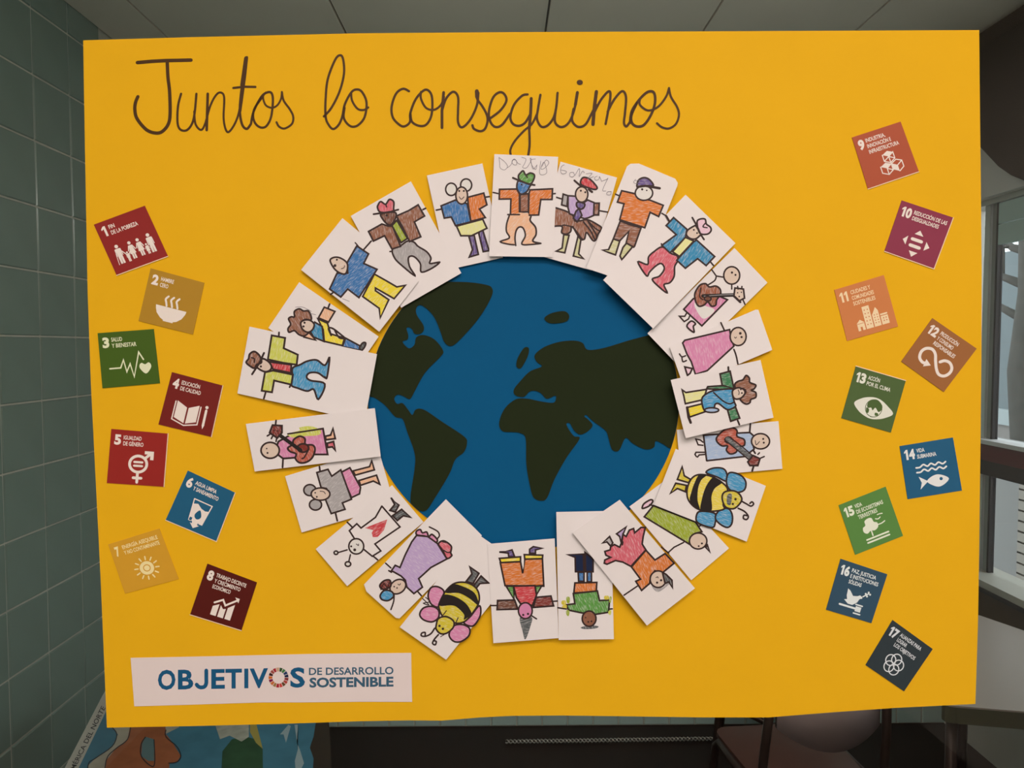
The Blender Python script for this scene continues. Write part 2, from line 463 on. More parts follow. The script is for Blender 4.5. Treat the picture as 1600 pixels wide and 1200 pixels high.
# ---- school chairs at the lower right
def chair(loc, rz, label):
    t = empty('school_chair', loc, rz)
    tag(t, label, 'chair', 'school chairs by the pale table')
    ms = mat('chair_seat', (.09, .035, .025), rough=.3, noise=.15, scale=9)
    seat = rounded([(-.17, -.17), (.17, -.17), (.15, .16), (-.15, .16)], .05)
    MB().prism(seat, .33, .345).build('seat', ms, t)
    b = MB(); n = 12
    for i in range(n + 1):                         # curved backrest panel with a bowed lower edge
        u = -1 + 2 * i / n; x = .135 * u; y = .19 + .03 * (1 - u * u)
        zl = .475 + .05 * u * u; zh = .655 - .02 * u * u
        b.v += [(x, y, zl), (x, y, zh), (x, y + .012, zl), (x, y + .012, zh)]
    for i in range(n):
        k = 4 * i
        b.f += [(k, k + 4, k + 5, k + 1), (k + 2, k + 3, k + 7, k + 6), (k + 1, k + 5, k + 7, k + 3), (k, k + 2, k + 6, k + 4)]
    b.f += [(0, 1, 3, 2), (4 * n, 4 * n + 2, 4 * n + 3, 4 * n + 1)]
    b.build('backrest', mat('chair_back', (.38, .29, .29), rough=.25, noise=.2, scale=6), t, True)
    for s in (-1, 1):
        MB().tube([(s * .19, .22, 0), (s * .165, .17, .33), (s * .16, .19, .48), (s * .15, .205, .63)], .012, 9).build('leg', m_steel, t, True)
        MB().tube([(s * .19, -.18, 0), (s * .165, -.15, .30), (s * .165, -.12, .325), (s * .165, .17, .33)], .012, 9).build('leg', m_steel, t, True)
    MB().tube([(-.17, .17, .30), (0, .17, .24), (.17, .17, .30)], .010, 9).build('stretcher', m_steel, t, True)
    return t
pc = on_z(1285, 1145, .52)
chair((pc.x + .01, pc.y + .22, 0), R(184), 'small school chair with curved pale backrest below the poster')
chair((.95, 2.62, 0), R(160), 'small school chair turned sideways, farther back on the dark floor')

# twisted strip glinting on the dark floor
ts = MB(); a0 = on_z(790, 1158, .012); a1 = on_z(1150, 1153, .012)
for ph in (0, math.pi):
    pts = []
    for i in range(181):
        t = i / 180; p = a0.lerp(a1, t); an = ph + t * 2 * math.pi * 30
        pts.append((p.x - a0.x, p.y - a0.y + .006 * math.cos(an), .006 * math.sin(an) + .009))
    ts.tube(pts, .0028, 5)
cord = ts.build('twisted_cord', mat('cord_grey', (.5, .46, .42), rough=.25, metal=.5), None, True)
cord.location = (a0.x, a0.y, .001)
tag(cord, 'thin twisted grey cord lying across the dark floor', 'cord')

# ================================================================== THE POSTER
def catmull(pts, closed, seg=6):
    n = len(pts); out = []
    rng = range(n) if closed else range(n - 1)
    for i in rng:
        if closed: a, b, c, d = (pts[(i + k) % n] for k in (-1, 0, 1, 2))
        else: a, b, c, d = pts[max(i - 1, 0)], pts[i], pts[i + 1], pts[min(i + 2, n - 1)]
        for k in range(seg):
            t = k / seg; t2 = t * t; t3 = t2 * t
            out.append(tuple(.5 * (2*b[j] + (c[j] - a[j]) * t + (2*a[j] - 5*b[j] + 4*c[j] - d[j]) * t2 + (3*b[j] - a[j] - 3*c[j] + d[j]) * t3) for j in (0, 1)))
    if not closed: out.append(tuple(pts[-1]))
    return out
def area2(p):
    return sum(p[i-1][0] * p[i][1] - p[i][0] * p[i-1][1] for i in range(len(p)))
class Sheet:
    """a sheet of paper stuck on the poster; everything printed or drawn on it is placed in pixels of its face"""
    def __init__(s, base, lean=(0, 0), about=(0, 0)):
        s.base, s.g, s.c = base, lean, about
        s.k = 0; s.root = None; s.org = Vector((0, 0, 0))
    def at(s, p, dz=0.0):
        return flat(p[0], p[1], s.base + dz, s.g[0], s.g[1], s.c[0], s.c[1]) - s.org
    def paper(s, name, px, m, thick=.00016):
        cx = sum(p[0] for p in px) / len(px); cy = sum(p[1] for p in px) / len(px)
        s.org = flat(cx, cy, s.base); s.org.z = s.base
        top = [s.at(p) for p in px]
        if area2([(v.x, v.y) for v in top]) < 0: top = top[::-1]
        n = len(top)
        tri = [t if area2([(top[i].x, top[i].y) for i in t]) > 0 else t[::-1] for t in tessellate_polygon([[Vector((v.x, v.y, 0)) for v in top]])]
        v = [tuple(p) for p in top] + [(p.x, p.y, p.z - thick) for p in top]
        f = [tuple(t) for t in tri] + [tuple(i + n for i in t[::-1]) for t in tri]
        f += [((i + 1) % n, i, i + n, (i + 1) % n + n) for i in range(n)]
        s.root = mesh_obj(name, v, f, m, None, PM @ Matrix.Translation(s.org))
        return s.root
    def _emit(s, name, verts, faces, m, parent=None):
        return mesh_obj(name, verts, faces, m, parent or s.root)
    def lift(s):
        s.k += 1; return .00004 + s.k * .0000055
    def fill(s, name, px, m, parent=None):
        dz = s.lift(); top = [s.at(p, dz) for p in px]
        tri = [t if area2([(top[i].x, top[i].y) for i in t]) > 0 else t[::-1] for t in tessellate_polygon([[Vector((v.x, v.y, 0)) for v in top]])]
        return s._emit(name, top, tri, m, parent)
    def polys(s, name, plist, m, parent=None):
        dz = s.lift(); V = []; Fc = []
        for px in plist:
            top = [s.at(p, dz) for p in px]; n = len(V)
            tri = tessellate_polygon([[Vector((v.x, v.y, 0)) for v in top]])
            for t in tri:
                t = t if area2([(top[i].x, top[i].y) for i in t]) > 0 else t[::-1]
                Fc.append(tuple(n + i for i in t))
            V += top
        return s._emit(name, V, Fc, m, parent)
    def strokes(s, name, lines, m, parent=None):
        """lines: list of (points, width in pixels or list of widths)"""
        V = []; Fc = []
        for ln in lines:
            pts, wd = ln[:2]; dz = ln[2] if len(ln) > 2 else s.lift()
            p = [pts[0]]
            for q in pts[1:]:
                if math.hypot(q[0] - p[-1][0], q[1] - p[-1][1]) > .04: p.append(q)
            closed = len(p) > 3 and math.hypot(p[0][0] - p[-1][0], p[0][1] - p[-1][1]) < .05
            if closed: p.pop()
            if len(p) == 1: p.append((p[0][0] + .05, p[0][1]))
            n = len(p); h = wd / 2; k0 = len(V)
            def un(a, b):
                L = math.hypot(b[0] - a[0], b[1] - a[1]); return ((b[0] - a[0]) / L, (b[1] - a[1]) / L)
            for i in range(n):
                d0 = un(p[i - 1], p[i]) if (i or closed) else un(p[0], p[1])
                d1 = un(p[i], p[(i + 1) % n]) if (i < n - 1 or closed) else d0
                nx, ny = -(d0[1] + d1[1]), d0[0] + d1[0]; L = math.hypot(nx, ny)
                if L < .35: nx, ny, L = -d0[1], d0[0], 1.0; mt = 1.0
                else: mt = min(2.6, 2 / L)
                nx, ny = nx / L * h * mt, ny / L * h * mt
                V.append(s.at((p[i][0] + nx, p[i][1] + ny), dz)); V.append(s.at((p[i][0] - nx, p[i][1] - ny), dz))
            for i in range(n if closed else n - 1):
                j = (i + 1) % n; Fc.append((k0 + 2 * i, k0 + 2 * j, k0 + 2 * j + 1, k0 + 2 * i + 1))
            if not closed:
                for e, sg in ((0, -1), (n - 1, 1)):
                    d = un(p[0], p[1]) if e == 0 else un(p[n - 2], p[n - 1]); a0 = math.atan2(d[1], d[0]); k = len(V)
                    fan = [(p[e][0] + sg * h * math.cos(a0 + t), p[e][1] + sg * h * math.sin(a0 + t)) for t in (1.571, .785, 0, -.785, -1.571)]
                    V += [s.at(q, dz) for q in fan]; Fc.append(tuple(range(k, k + 5)))
        Fc = [f if area2([(V[i].x, V[i].y) for i in f]) > 0 else tuple(f)[::-1] for f in Fc]
        return s._emit(name, V, Fc, m, parent)
    def raw(s, name, verts, faces, m, parent=None):
        dz = s.lift(); V = [s.at(p, dz) for p in verts]
        Fc = [f if area2([(V[i].x, V[i].y) for i in f]) > 0 else tuple(f)[::-1] for f in faces]
        return s._emit(name, V, Fc, m, parent)

TXT = {}
def text_geo(body, bold=.03):
    """outline of a word as a flat mesh; x from 0 to 1 over its width, y 0 on the base line, 1 at cap height"""
    if (body, bold) in TXT: return TXT[(body, bold)]
    def geo(bd):
        cu = bpy.data.curves.new('t', 'FONT'); cu.body = bd; cu.offset = bold; cu.resolution_u = 3
        o = bpy.data.objects.new('t', cu); COL.objects.link(o)
        dg = bpy.context.evaluated_depsgraph_get()
        me = bpy.data.meshes.new_from_object(o.evaluated_get(dg))
        v = [(p.co.x, p.co.y) for p in me.vertices]; f = [tuple(p.vertices) for p in me.polygons]
        bpy.data.objects.remove(o, do_unlink=True); bpy.data.curves.remove(cu); bpy.data.meshes.remove(me)
        return v, f
    if ('H', bold) not in TXT:
        hv, hf = geo('H'); TXT[('H', bold)] = (min(p[1] for p in hv), max(p[1] for p in hv))
    lo, hi = TXT[('H', bold)]
    v, f = geo(body)
    x0 = min(p[0] for p in v); x1 = max(p[0] for p in v)
    v = [((x - x0) / (x1 - x0), (y - lo) / (hi - lo)) for x, y in v]
    TXT[(body, bold)] = (v, f)
    return v, f
def quad_map(q):
    (ax, ay), (bx, by), (cx, cy), (dx, dy) = q        # TL TR BR BL
    def fn(u, v):                                      # v downwards
        return ((1-u)*(1-v)*ax + u*(1-v)*bx + u*v*cx + (1-u)*v*dx, (1-u)*(1-v)*ay + u*(1-v)*by + u*v*cy + (1-u)*v*dy)
    return fn

# caption of the map on the low table, written along its strip
tv, tf = text_geo('AMÉRICA DEL NORTE', .01)
qm = quad_map([(106.5, 1207), (164, 1092), (170, 1096), (114, 1208)])
cv = [on_z(*qm(x * .93 - .02, 1 - y), Lh + .0012 + .0012) - mo for x, y in tv]
mesh_obj('caption_text', cv, [f if (cv[f[1]] - cv[f[0]]).cross(cv[f[2]] - cv[f[0]]).z > 0 else f[::-1] for f in tf], m_line, strip)
def mstroke(pts, wd):
    V = []; Fc = []
    for a, b in zip(pts[:-1], pts[1:]):
        d = Vector((b[0] - a[0], b[1] - a[1])).normalized() * wd / 2; n = len(V)
        V += [on_z(x, y, Lh + .0024) - mo for x, y in ((a[0] - d.y, a[1] + d.x), (b[0] - d.y, b[1] + d.x), (b[0] + d.y, b[1] - d.x), (a[0] + d.y, a[1] - d.x))]
        Fc.append((n + 3, n + 2, n + 1, n))
    return mesh_obj('drawn_line', V, Fc, m_line, mp0)
for s_ in ('95,430 100,310 130,280 200,230 220,180 200,150', '165,430 175,290 215,240 265,200 280,130', '340,190 322,220 322,270 360,310 378,300 375,200', '425,160 425,190 470,230 487,270 470,295 435,300'):
    mstroke(catmull(c4(s_), False, 4), 1.6)

# ---- yellow card
edge = [(130, 63), (300, 58), (560, 52), (820, 50), (1100, 49), (1300, 48), (1530, 47), (1531, 150), (1532.5, 280), (1534, 420), (1533.5, 560), (1532, 700), (1530, 860), (1528, 980), (1524, 1100),
        (1400, 1106), (1300, 1113), (1200, 1121), (1100, 1121), (960, 1119), (880, 1118), (800, 1118.5), (750, 1121), (690, 1126), (640, 1125.5), (560, 1127), (440, 1131), (300, 1134.5), (167, 1137),
        (163, 1040), (157, 900), (149, 740), (142, 600), (137, 460), (134, 300), (131.5, 160)]
m_yel = mat('yellow_card', alb(226, 163, 20), rough=.7, spec=.14, noise=.035, scale=18)
P = Sheet(0.0)
poster = P.paper('poster', edge, m_yel, .0009)
tag(poster, 'large yellow cardboard poster covered with cards, set against the glass', 'poster')
def sc(s, ox, oy, k):
    return [(ox + float(a.split(',')[0]) / k, oy + float(a.split(',')[1]) / k) for a in s.split()]
m_title = ink((70, 40, 8)); m_titleJ = ink((58, 20, 6))
def title(word, ox, oy, k, items):
    L = []
    for sm, wd, s in items:
        p = sc(s, ox, oy, k)
        L.append((catmull(p, False, 6) if sm else p, wd / k))
    return P.strokes('handwritten_word', L, m_title)
title('Juntos', 200, 70, 3.5556, [
 (0, 20, '52,99 130,92 205,88 350,85'), (1, 19, '218,95 222,180 231,260 234,380 224,440 190,482 150,490 100,470 50,410 38,360 42,320 55,288'),
 (1, 13, '295,272 278,340 275,430 290,470 325,475 355,440 370,380 380,272'), (1, 12, '368,370 375,440 405,473 428,440 455,345 485,285 512,265 534,290 531,400 540,462 558,485 590,445 615,380 630,290'),
 (0, 15, '443,272 437,474'), (1, 14, '640,180 625,300 622,380 635,445 660,467 683,440'), (0, 22, '656,74 645,150 634,225'), (0, 16, '660,70 648,180 640,240 622,370'), (0, 13, '585,240 645,233 708,234'),
 (1, 13, '683,440 698,370 740,290 772,265 797,268 805,310 795,400 770,450 740,460 710,440 695,400 705,350 750,285'), (1, 11, '765,265 750,290 765,335 800,350 830,335 850,300 855,262'),
 (1, 12, '855,262 865,310 900,360 918,400 910,440 870,465 840,455 825,430')])
title('lo', 200, 70, 3.5556, [
 (1, 13, '1088,398 1130,350 1175,260 1200,160 1195,80 1178,58 1150,85 1110,190 1098,300 1098,400 1115,445 1140,468 1170,445 1190,400 1205,330 1240,265 1270,248 1300,262 1325,320 1315,400 1280,445 1245,455 1215,435 1198,400 1203,350'),
 (1, 12, '1240,265 1245,310 1275,355 1310,362 1335,348')])
title('conseguimos', 600, 70, 3.2, [
 (1, 12, '125,232 95,220 60,245 38,310 45,365 80,402 105,407 130,385 132,340 160,270 205,225 235,245 242,300 235,360 210,400 175,405 140,385 132,345'), (1, 11, '185,235 185,270 210,315 250,325 285,300 300,260'),
 (0, 14, '298,238 290,330 290,415'), (1, 12, '290,330 310,270 345,235 370,260 370,330 370,385 385,412 410,400 440,360 465,300 472,240'), (0, 20, '464,232 466,262'),
 (1, 12, '468,235 466,270 490,305 512,345 518,380 505,420 480,432 450,420 442,402'), (1, 12, '520,375 580,330 612,280 600,245 575,238 545,265 525,330 530,380 555,410 590,400 630,345'),
 (1, 12, '718,248 690,255 650,300 632,360 645,395 675,405 705,390 730,350'), (1, 15, '736,268 733,340 726,420'), (1, 12, '726,420 728,500 720,560'), (1, 11, '765,345 740,395 700,430 655,480 632,525 636,560'),
 (1, 12, '782,250 770,320 765,370 785,408 815,405 845,370 860,320 868,240'), (1, 12, '858,330 855,385 880,410 910,403 935,370 955,310 967,238'), (0, 15, '967,238 957,300'),
 (1, 12, '948,320 940,375 960,405 985,410 1010,395 1035,350 1060,300'), (0, 26, '976,188 982,188'), (0, 17, '1062,234 1052,310 1045,398'), (1, 12, '1048,345 1085,275 1125,232 1131,270 1108,396'),
 (1, 12, '1118,335 1150,275 1190,232 1210,260 1205,340 1200,390 1212,408 1230,385'), (1, 13, '1230,390 1240,330 1280,270 1320,235 1350,240 1355,290 1335,350 1300,400 1265,408 1240,390 1238,350 1265,290'),
 (1, 11, '1280,270 1280,300 1320,328 1370,310 1410,260 1425,216'), (1, 11, '1425,216 1435,260 1465,310 1475,350 1460,395 1425,418 1390,412 1365,392')])

# ---- the globe
GC, GRX, GRY = (818, 627), 243, 232.5
G = Sheet(.0007)
gl = G.paper('paper_globe', [(GC[0] + GRX * math.cos(2*math.pi*i/120), GC[1] + GRY * math.sin(2*math.pi*i/120)) for i in range(120)], mat('globe_blue', alb(3, 78, 118), rough=.7, spec=.12, noise=.05, scale=30), .0004)
tag(gl, 'blue paper globe with dark green continents in the poster centre', 'globe')
def clampc(p):
    u, v = (p[0] - GC[0]) / GRX, (p[1] - GC[1]) / GRY; r = math.hypot(u, v)
    return p if r < .9985 else (GC[0] + u / r * .9985 * GRX, GC[1] + v / r * .9985 * GRY)
m_green = mat('globe_green', alb(32, 38, 18), rough=.7, spec=.12, noise=.06, scale=30)
def land(name, s, h=.0006, smooth=True):
    p = sc(s, 560, 400, 2.6096)
    p = catmull(p, True, 5)
    p = [clampc(a) for a in p]
    L = Sheet(.0007 + h); L.org = G.org.copy()
    top = [L.at(a) for a in p]
    if area2([(v.x, v.y) for v in top]) < 0: top = top[::-1]
    n = len(top)
    tri = [t if area2([(top[i].x, top[i].y) for i in t]) > 0 else t[::-1] for t in tessellate_polygon([[Vector((v.x, v.y, 0)) for v in top]])]
    v = [tuple(a) for a in top] + [(a.x, a.y, a.z - .0003) for a in top]
    mesh_obj(name, v, [tuple(t) for t in tri] + [((i + 1) % n, i, i + n, (i + 1) % n + n) for i in range(n)], m_green, gl)
land('continent', '380,105 450,107 510,115 543,128 543,165 490,255 410,345 375,367 350,350 335,310 315,260 290,225 255,200 236,212 238,240 264,280 266,303 250,318 228,316 220,300 208,291 196,295 203,322 200,340 180,350 205,376 228,362 236,332 265,322 310,340 345,385 335,410 290,455 262,490 230,550 210,583 185,572 160,565 146,582 158,603 180,600 205,630 220,648 235,625 270,628 340,675 430,735 443,762 430,800 395,830 370,890 310,990 272,1040 225,1025 212,985 230,860 228,800 200,720 180,665 150,655 110,610 70,580 30,560 40,480 60,400 100,300 170,200 250,140 330,108')
land('continent', '720,402 726,430 748,450 700,470 660,510 634,545 640,568 675,574 698,553 722,550 745,560 768,582 800,570 806,577 796,598 750,594 690,582 645,583 605,612 582,650 574,690 590,715 630,718 660,722 682,745 685,850 700,940 715,985 745,998 770,985 800,910 850,820 902,745 880,735 860,710 848,685 862,682 880,712 905,728 935,715 955,690 935,665 922,655 930,648 955,672 1000,705 1015,725 1030,780 1045,796 1065,790 1090,742 1120,765 1170,788 1205,780 1212,755 1240,765 1275,785 1300,760 1330,650 1330,520 1310,430 1270,370 1235,318 1190,322 1100,345 1000,375 935,382 915,355 880,345 820,350 760,370')
land('island', '760,250 790,232 840,225 860,245 845,268 790,275 765,265')
land('island', '644,445 650,415 675,375 695,376 690,410 665,455 650,456')

# ---- drawing cards: each line is  kind|name|colour|points ; see draw()
m_paper = mat('white_paper', (.86, .845, .845), rough=.75, spec=.2, noise=.02, scale=22, bump=.35)
INK = (52, 34, 32)
C = dict(skin=(212, 182, 164), peach=(224, 168, 132), orange=(208, 112, 48), brown=(140, 88, 66), dbrown=(112, 68, 52), dk=(52, 34, 32), blue=(58, 108, 160), sky=(70, 140, 178), teal=(52, 128, 165),
         green=(88, 140, 62), dgreen=(62, 118, 78), lime=(198, 192, 84), olive=(150, 158, 44), yel=(226, 196, 52), pale=(220, 208, 140), pink=(208, 126, 160), rose=(205, 92, 104), red=(196, 60, 66),
         lilac=(182, 150, 186), purple=(98, 76, 128), grey=(164, 152, 150), dgrey=(96, 84, 86), khaki=(196, 184, 136), white=(218, 204, 196), navy=(24, 34, 62), lblue=(160, 172, 196), pinkw=(222, 178, 190),
         rust=(178, 84, 66), maroon=(124, 46, 38), black=(38, 30, 28), byel=(222, 192, 70), gyel=(204, 178, 46), slate=(84, 84, 84), pencil=(128, 116, 120), guitar=(150, 84, 60))
def draw(S, ox, oy, k, items):
    lines = {}; pen = []; last = {}
    SUB = dict(sound_hole='guitar', guitar_neck='guitar', guitar_head='guitar', string='guitar', stripe='body', mouth='head', pale_inside='dress', yellow_scribble='dress', beard='face')
    def par(n): return last.get(SUB.get(n))
    ang = (ox * 7 + oy * 3) % 180
    for it in items:
        a = it.split('|'); kind = a[0]
        if kind in ('P', 'p', 'Q', 'q'):              # polygon / smooth polygon, outlined; Q q without outline
            p = sc(a[3], ox, oy, k)
            if kind in 'pq': p = catmull(p, True, 5)
            last[a[1]] = S.fill(a[1], p, crayon(C[a[2]], ang) if a[2] not in ('black', 'navy') else ink(C[a[2]]), par(a[1]))
            if kind in 'Pp': lines.setdefault('n', []).append((p + [p[0]], 16.5 / k, S.lift()))
        elif kind == 'E':                             # ellipse cx,cy rx,ry turn
            (cx, cy), (rx, ry) = [tuple(map(float, q.split(','))) for q in a[3].split()[:2]]
            tn = R(float(a[3].split()[2])) if len(a[3].split()) > 2 else 0
            p = []
            for i in range(28):
                t = 2 * math.pi * i / 28; x, y = rx * math.cos(t), ry * math.sin(t)
                p.append((ox + (cx + x * math.cos(tn) - y * math.sin(tn)) / k, oy + (cy + x * math.sin(tn) + y * math.cos(tn)) / k))
            last[a[1]] = S.fill(a[1], p, crayon(C[a[2]], ang, .72), par(a[1]))
            lines.setdefault('n', []).append((p + [p[0]], 15.5 / k, S.lift()))
        elif kind in 'Ss':                            # marker line: width | points
            p = sc(a[2], ox, oy, k)
            lines.setdefault('n', []).append((catmull(p, False, 5) if kind == 's' else p, float(a[1]) * 1.55 / k, S.lift()))
        elif kind == 'C':                             # coloured thick line: name | colour | width | points
            S.strokes(a[1], [(catmull(sc(a[4], ox, oy, k), False, 5), float(a[3]) / k)], crayon(C[a[2]], ang) if a[2] != 'black' else ink(C['black']), par(a[1]))
        elif kind == 'n':                             # pencil
            pen.append((catmull(sc(a[1], ox, oy, k), False, 5), 4.2 / k))
        elif kind == 'o':                             # dots x,y,r
            for q in a[1].split():
                x, y, r = map(float, q.split(',')); p = (ox + x / k, oy + y / k)
                lines.setdefault('n', []).append(([p, (p[0] + .05, p[1])], 2.2 * r / k, S.lift()))
        elif kind == 'm':                             # thin face line
            lines.setdefault('n', []).append((catmull(sc(a[1], ox, oy, k), False, 4), 7 / k, S.lift()))
        elif kind == '!':                             # lay the outlines drawn so far now
            if lines.get('n'): S.strokes('outline', lines.pop('n'), ink(INK))
    if lines.get('n'): S.strokes('outline', lines['n'], ink(INK))
    if pen: S.strokes('pencil_writing', pen, ink((120, 106, 112)))
LAY = .00052
LIFT = [.045, .04, .06, .09, .05, .07, .08, .01, .03, .01, .05, .02, .015, .012, .012, .012, .01, .04, .03, .01, .03, .02, .01]
def card(rank, ox, oy, k, outline, label, items, lean=None):
    sl = LIFT.pop(0)
    px = sc(outline, ox, oy, k)
    cx = sum(p[0] for p in px) / len(px); cy = sum(p[1] for p in px) / len(px)
    c = flat(cx, cy)
    d = (flat(*GC) - c).normalized() * sl
    S = Sheet(.0018 + rank * LAY + sl * .036, (d.x, d.y), (c.x, c.y))
    o = S.paper('drawing_card', px, m_paper)
    tag(o, label, 'drawing', 'hand-coloured drawing cards ringed around the paper globe')
    draw(S, ox, oy, k, items)
    return o

card(1, 730, 230, 6, '255,65 853,90 803,1030 205,1022', 'card with blue-faced figure in green heart hat and orange jacket, topmost of the ring', [
 'n|298,95 304,150 310,195 350,212 378,180 350,135 300,98', 'n|378,192 410,165 430,120 460,125 462,165 430,160 420,130 445,110 475,150 500,160', 'n|510,95 550,110 540,150 520,190 560,190 600,120 590,105 605,165 640,210 655,165',
 'n|640,110 600,120 605,165 620,205 655,165', 'n|690,130 680,250 745,240 720,140 690,200 720,200 765,150 740,120 700,180',
 'P|jacket|orange|303,395 465,392 490,440 490,635 405,635 410,485 300,487', 'P|jacket|orange|590,400 800,390 795,490 690,490 670,635 575,638 580,430', 'P|shirt|brown|495,445 575,435 575,605 495,610',
 'Q|trousers|peach|400,640 490,612 575,620 575,645 600,650 590,690 640,750 645,820 620,880 690,905 600,912 515,910 545,840 530,770 490,750 465,790 450,850 450,920 400,910 320,885 390,850 365,780 375,700',
 's|10|380,632 490,632', 's|10|395,640 370,720 368,790 395,850 310,885 380,908 440,915', 's|10|455,922 448,850 460,780 490,748 525,760 545,830 512,908 600,912 690,902', 's|11|598,650 592,690 640,750 645,820 615,880 690,902',
 'p|face|blue|475,320 465,380 490,430 515,440 560,415 585,370 590,350 500,320', 'p|hat|green|500,240 525,222 550,260 590,242 630,260 620,310 585,345 495,310 480,270', 'S|12|428,287 500,318 575,345 632,355',
 'S|9|243,424 300,437', 'S|9|800,437 826,434', 'o|510,350,8', 's|8|550,265 565,285'])
card(0, 840, 230, 6, '215,135 745,285 505,1155 -25,1005', 'card with red beret figure in lilac shirt, purple tie and brown skirt', [
 'n|250,165 225,180 215,220 230,250 262,245 268,225 215,213', 'n|335,235 305,240 302,270 325,280 345,262 335,235', 'n|350,265 385,205 395,215 390,275 420,225 440,240', 'n|455,250 510,245 470,295 525,275', 'n|560,270 535,285 545,310 575,300 580,275 600,320', 'n|600,320 650,300 660,290 635,340 610,405 640,410', 'n|690,415 655,420 650,445 685,445 690,415',
 'P|leg|khaki|245,820 295,825 255,990 175,975 230,945', 'P|leg|khaki|380,830 410,840 385,1000 430,1045 335,1020', 
 'p|skirt|brown|100,570 240,590 330,640 350,690 400,690 470,680 560,725 600,760 570,810 545,870 515,872 460,800 440,860 410,855 370,800 320,745 310,790 270,815 225,800 225,740 100,730',
 's|10|330,745 400,860 440,862', 's|10|430,700 500,790 540,870 552,825 500,740 470,690', 's|9|470,690 540,760 590,790', 's|8|225,740 250,730 320,745',
 'P|shirt|lilac|285,455 360,460 390,510 440,515 470,495 530,520 525,640 480,660 440,670 300,625 285,565', 'P|sleeve|grey|240,440 285,455 275,555 225,540', 'P|sleeve|brown|530,525 578,525 572,635 525,635',
 'p|tie|purple|375,515 440,530 430,570 395,580 365,550', 'P|tie|purple|390,575 415,640 370,700 335,665 360,600', 'E|face|skin|413,443 58,72', 'p|hat|red|405,345 425,285 490,300 555,370 545,395 490,385',
 'S|12|345,312 400,360 450,375', 'S|14|480,395 510,420', 'S|9|168,467 228,485', 'S|9|578,595 655,608', 'o|405,408,9 447,422,9'])
card(1, 900, 240, 6, '478,120 510,95 590,93 930,235 955,275 950,300 575,1235 95,1075', 'card with orange-shirted figure in purple cap and brown shorts', [
 'P|sock|khaki|350,800 410,820 370,950 300,925 250,905 305,900', 'P|sock|khaki|475,838 540,862 430,995 412,960 440,880', 'P|shorts|brown|415,632 500,665 610,695 545,880 470,838 495,730 410,818 350,800',
 'P|shirt|orange|428,348 550,375 580,420 690,435 818,485 775,590 695,550 645,695 410,620 450,470 388,455', 'E|face|white|637,370 82,68', 'p|cap|purple|572,290 590,245 640,225 690,245 725,300 650,300 580,310', 'S|15|575,312 650,302 720,314 785,325',
 'S|9|370,380 405,395', 'S|9|805,560 840,580 870,630', 'o|620,335,10 663,345,7', 'n|560,240 540,270 575,280 600,250 555,255'])
card(2, 960, 300, 6, '667,25 1135,480 363,1280 -105,825', 'card with pink heart hat figure in blue jacket and pink trousers', [
 'p|trousers|rose|450,515 530,575 590,600 590,650 565,700 560,790 520,850 465,870 495,945 430,900 355,820 420,790 465,730 460,690 430,670 380,700 330,750 300,785 220,655 310,680 320,610 370,560',
 'P|jacket|teal|555,240 680,350 665,430 520,570 445,500 580,400 485,315', 'P|jacket|teal|770,450 940,605 860,690 780,625 665,715 585,640 610,610 740,470', 'P|shirt|pale|665,425 745,460 610,605 545,560',
 'p|face|skin|755,315 690,355 675,400 710,435 760,440 800,410 810,395 765,320', 'p|hat|pinkw|775,285 800,255 850,255 862,300 900,330 905,365 870,395 800,385', 's|8|855,290 830,325 870,335', 'S|11|730,240 775,320 810,400 840,445',
 'S|9|470,212 490,225 515,270', 'S|10|900,655 930,690', 'S|9|440,485 450,505', 'o|745,355,8 775,385,8'])
card(0, 1010, 370, 6, '825,105 1135,430 320,1230 10,905', 'card with pink-dressed figure playing a brown guitar', [
 'P|dress|pink|440,580 350,680 520,835 760,590 690,560', 'q|highlight|white|455,620 560,650 640,690 540,770 470,690', 'E|face|skin|800,362 75,82', 'S|9|612,308 655,368 720,378', 's|9|655,370 640,410 580,450', 'S|9|800,445 800,490',  # the pale middle of the dress is part of its colouring
 'p|guitar|guitar|555,440 500,455 455,530 460,600 490,650 540,640 575,610 610,650 650,640 660,590 695,540 690,490 650,462 590,470', '!', 'C|guitar_neck|black|34|530,555 680,550 830,545', 'C|string|grey|5|540,556 700,545 840,540', 'E|sound_hole|dbrown|575,580 32,22',
 'P|guitar_head|skin|830,480 910,490 920,575 870,600 820,560', 'S|14|825,560 880,612', 'S|9|855,465 860,490', 'S|9|895,465 895,490', 'S|9|905,590 925,635', 's|8|510,480 500,560 530,590', 'o|855,525,6 890,520,6 870,560,7',
 'S|9|380,710 360,745 310,745 355,795 395,770 405,745', 'p|shoe|pinkw|420,790 380,840 445,895 440,840 460,815', 'o|802,335,10 835,357,9'])
card(1, 1030, 450, 6, '97,548 905,203 930,205 1060,580 232,933', 'card with smiling figure in a long plain pink dress', [
 'P|dress|pink|240,490 660,390 670,450 700,545 450,775 340,810 300,690 260,620 220,515', 'E|face|skin|740,455 75,85', 'o|760,425,12 772,460,10', 'm|705,460 715,470 725,460', 'S|10|578,325 610,395', 's|10|700,575 720,630 738,712',
 's|9|190,618 212,645 248,635', 's|9|255,680 222,690 212,645', 'P|shoe|pinkw|240,740 310,755 290,800 265,820'])
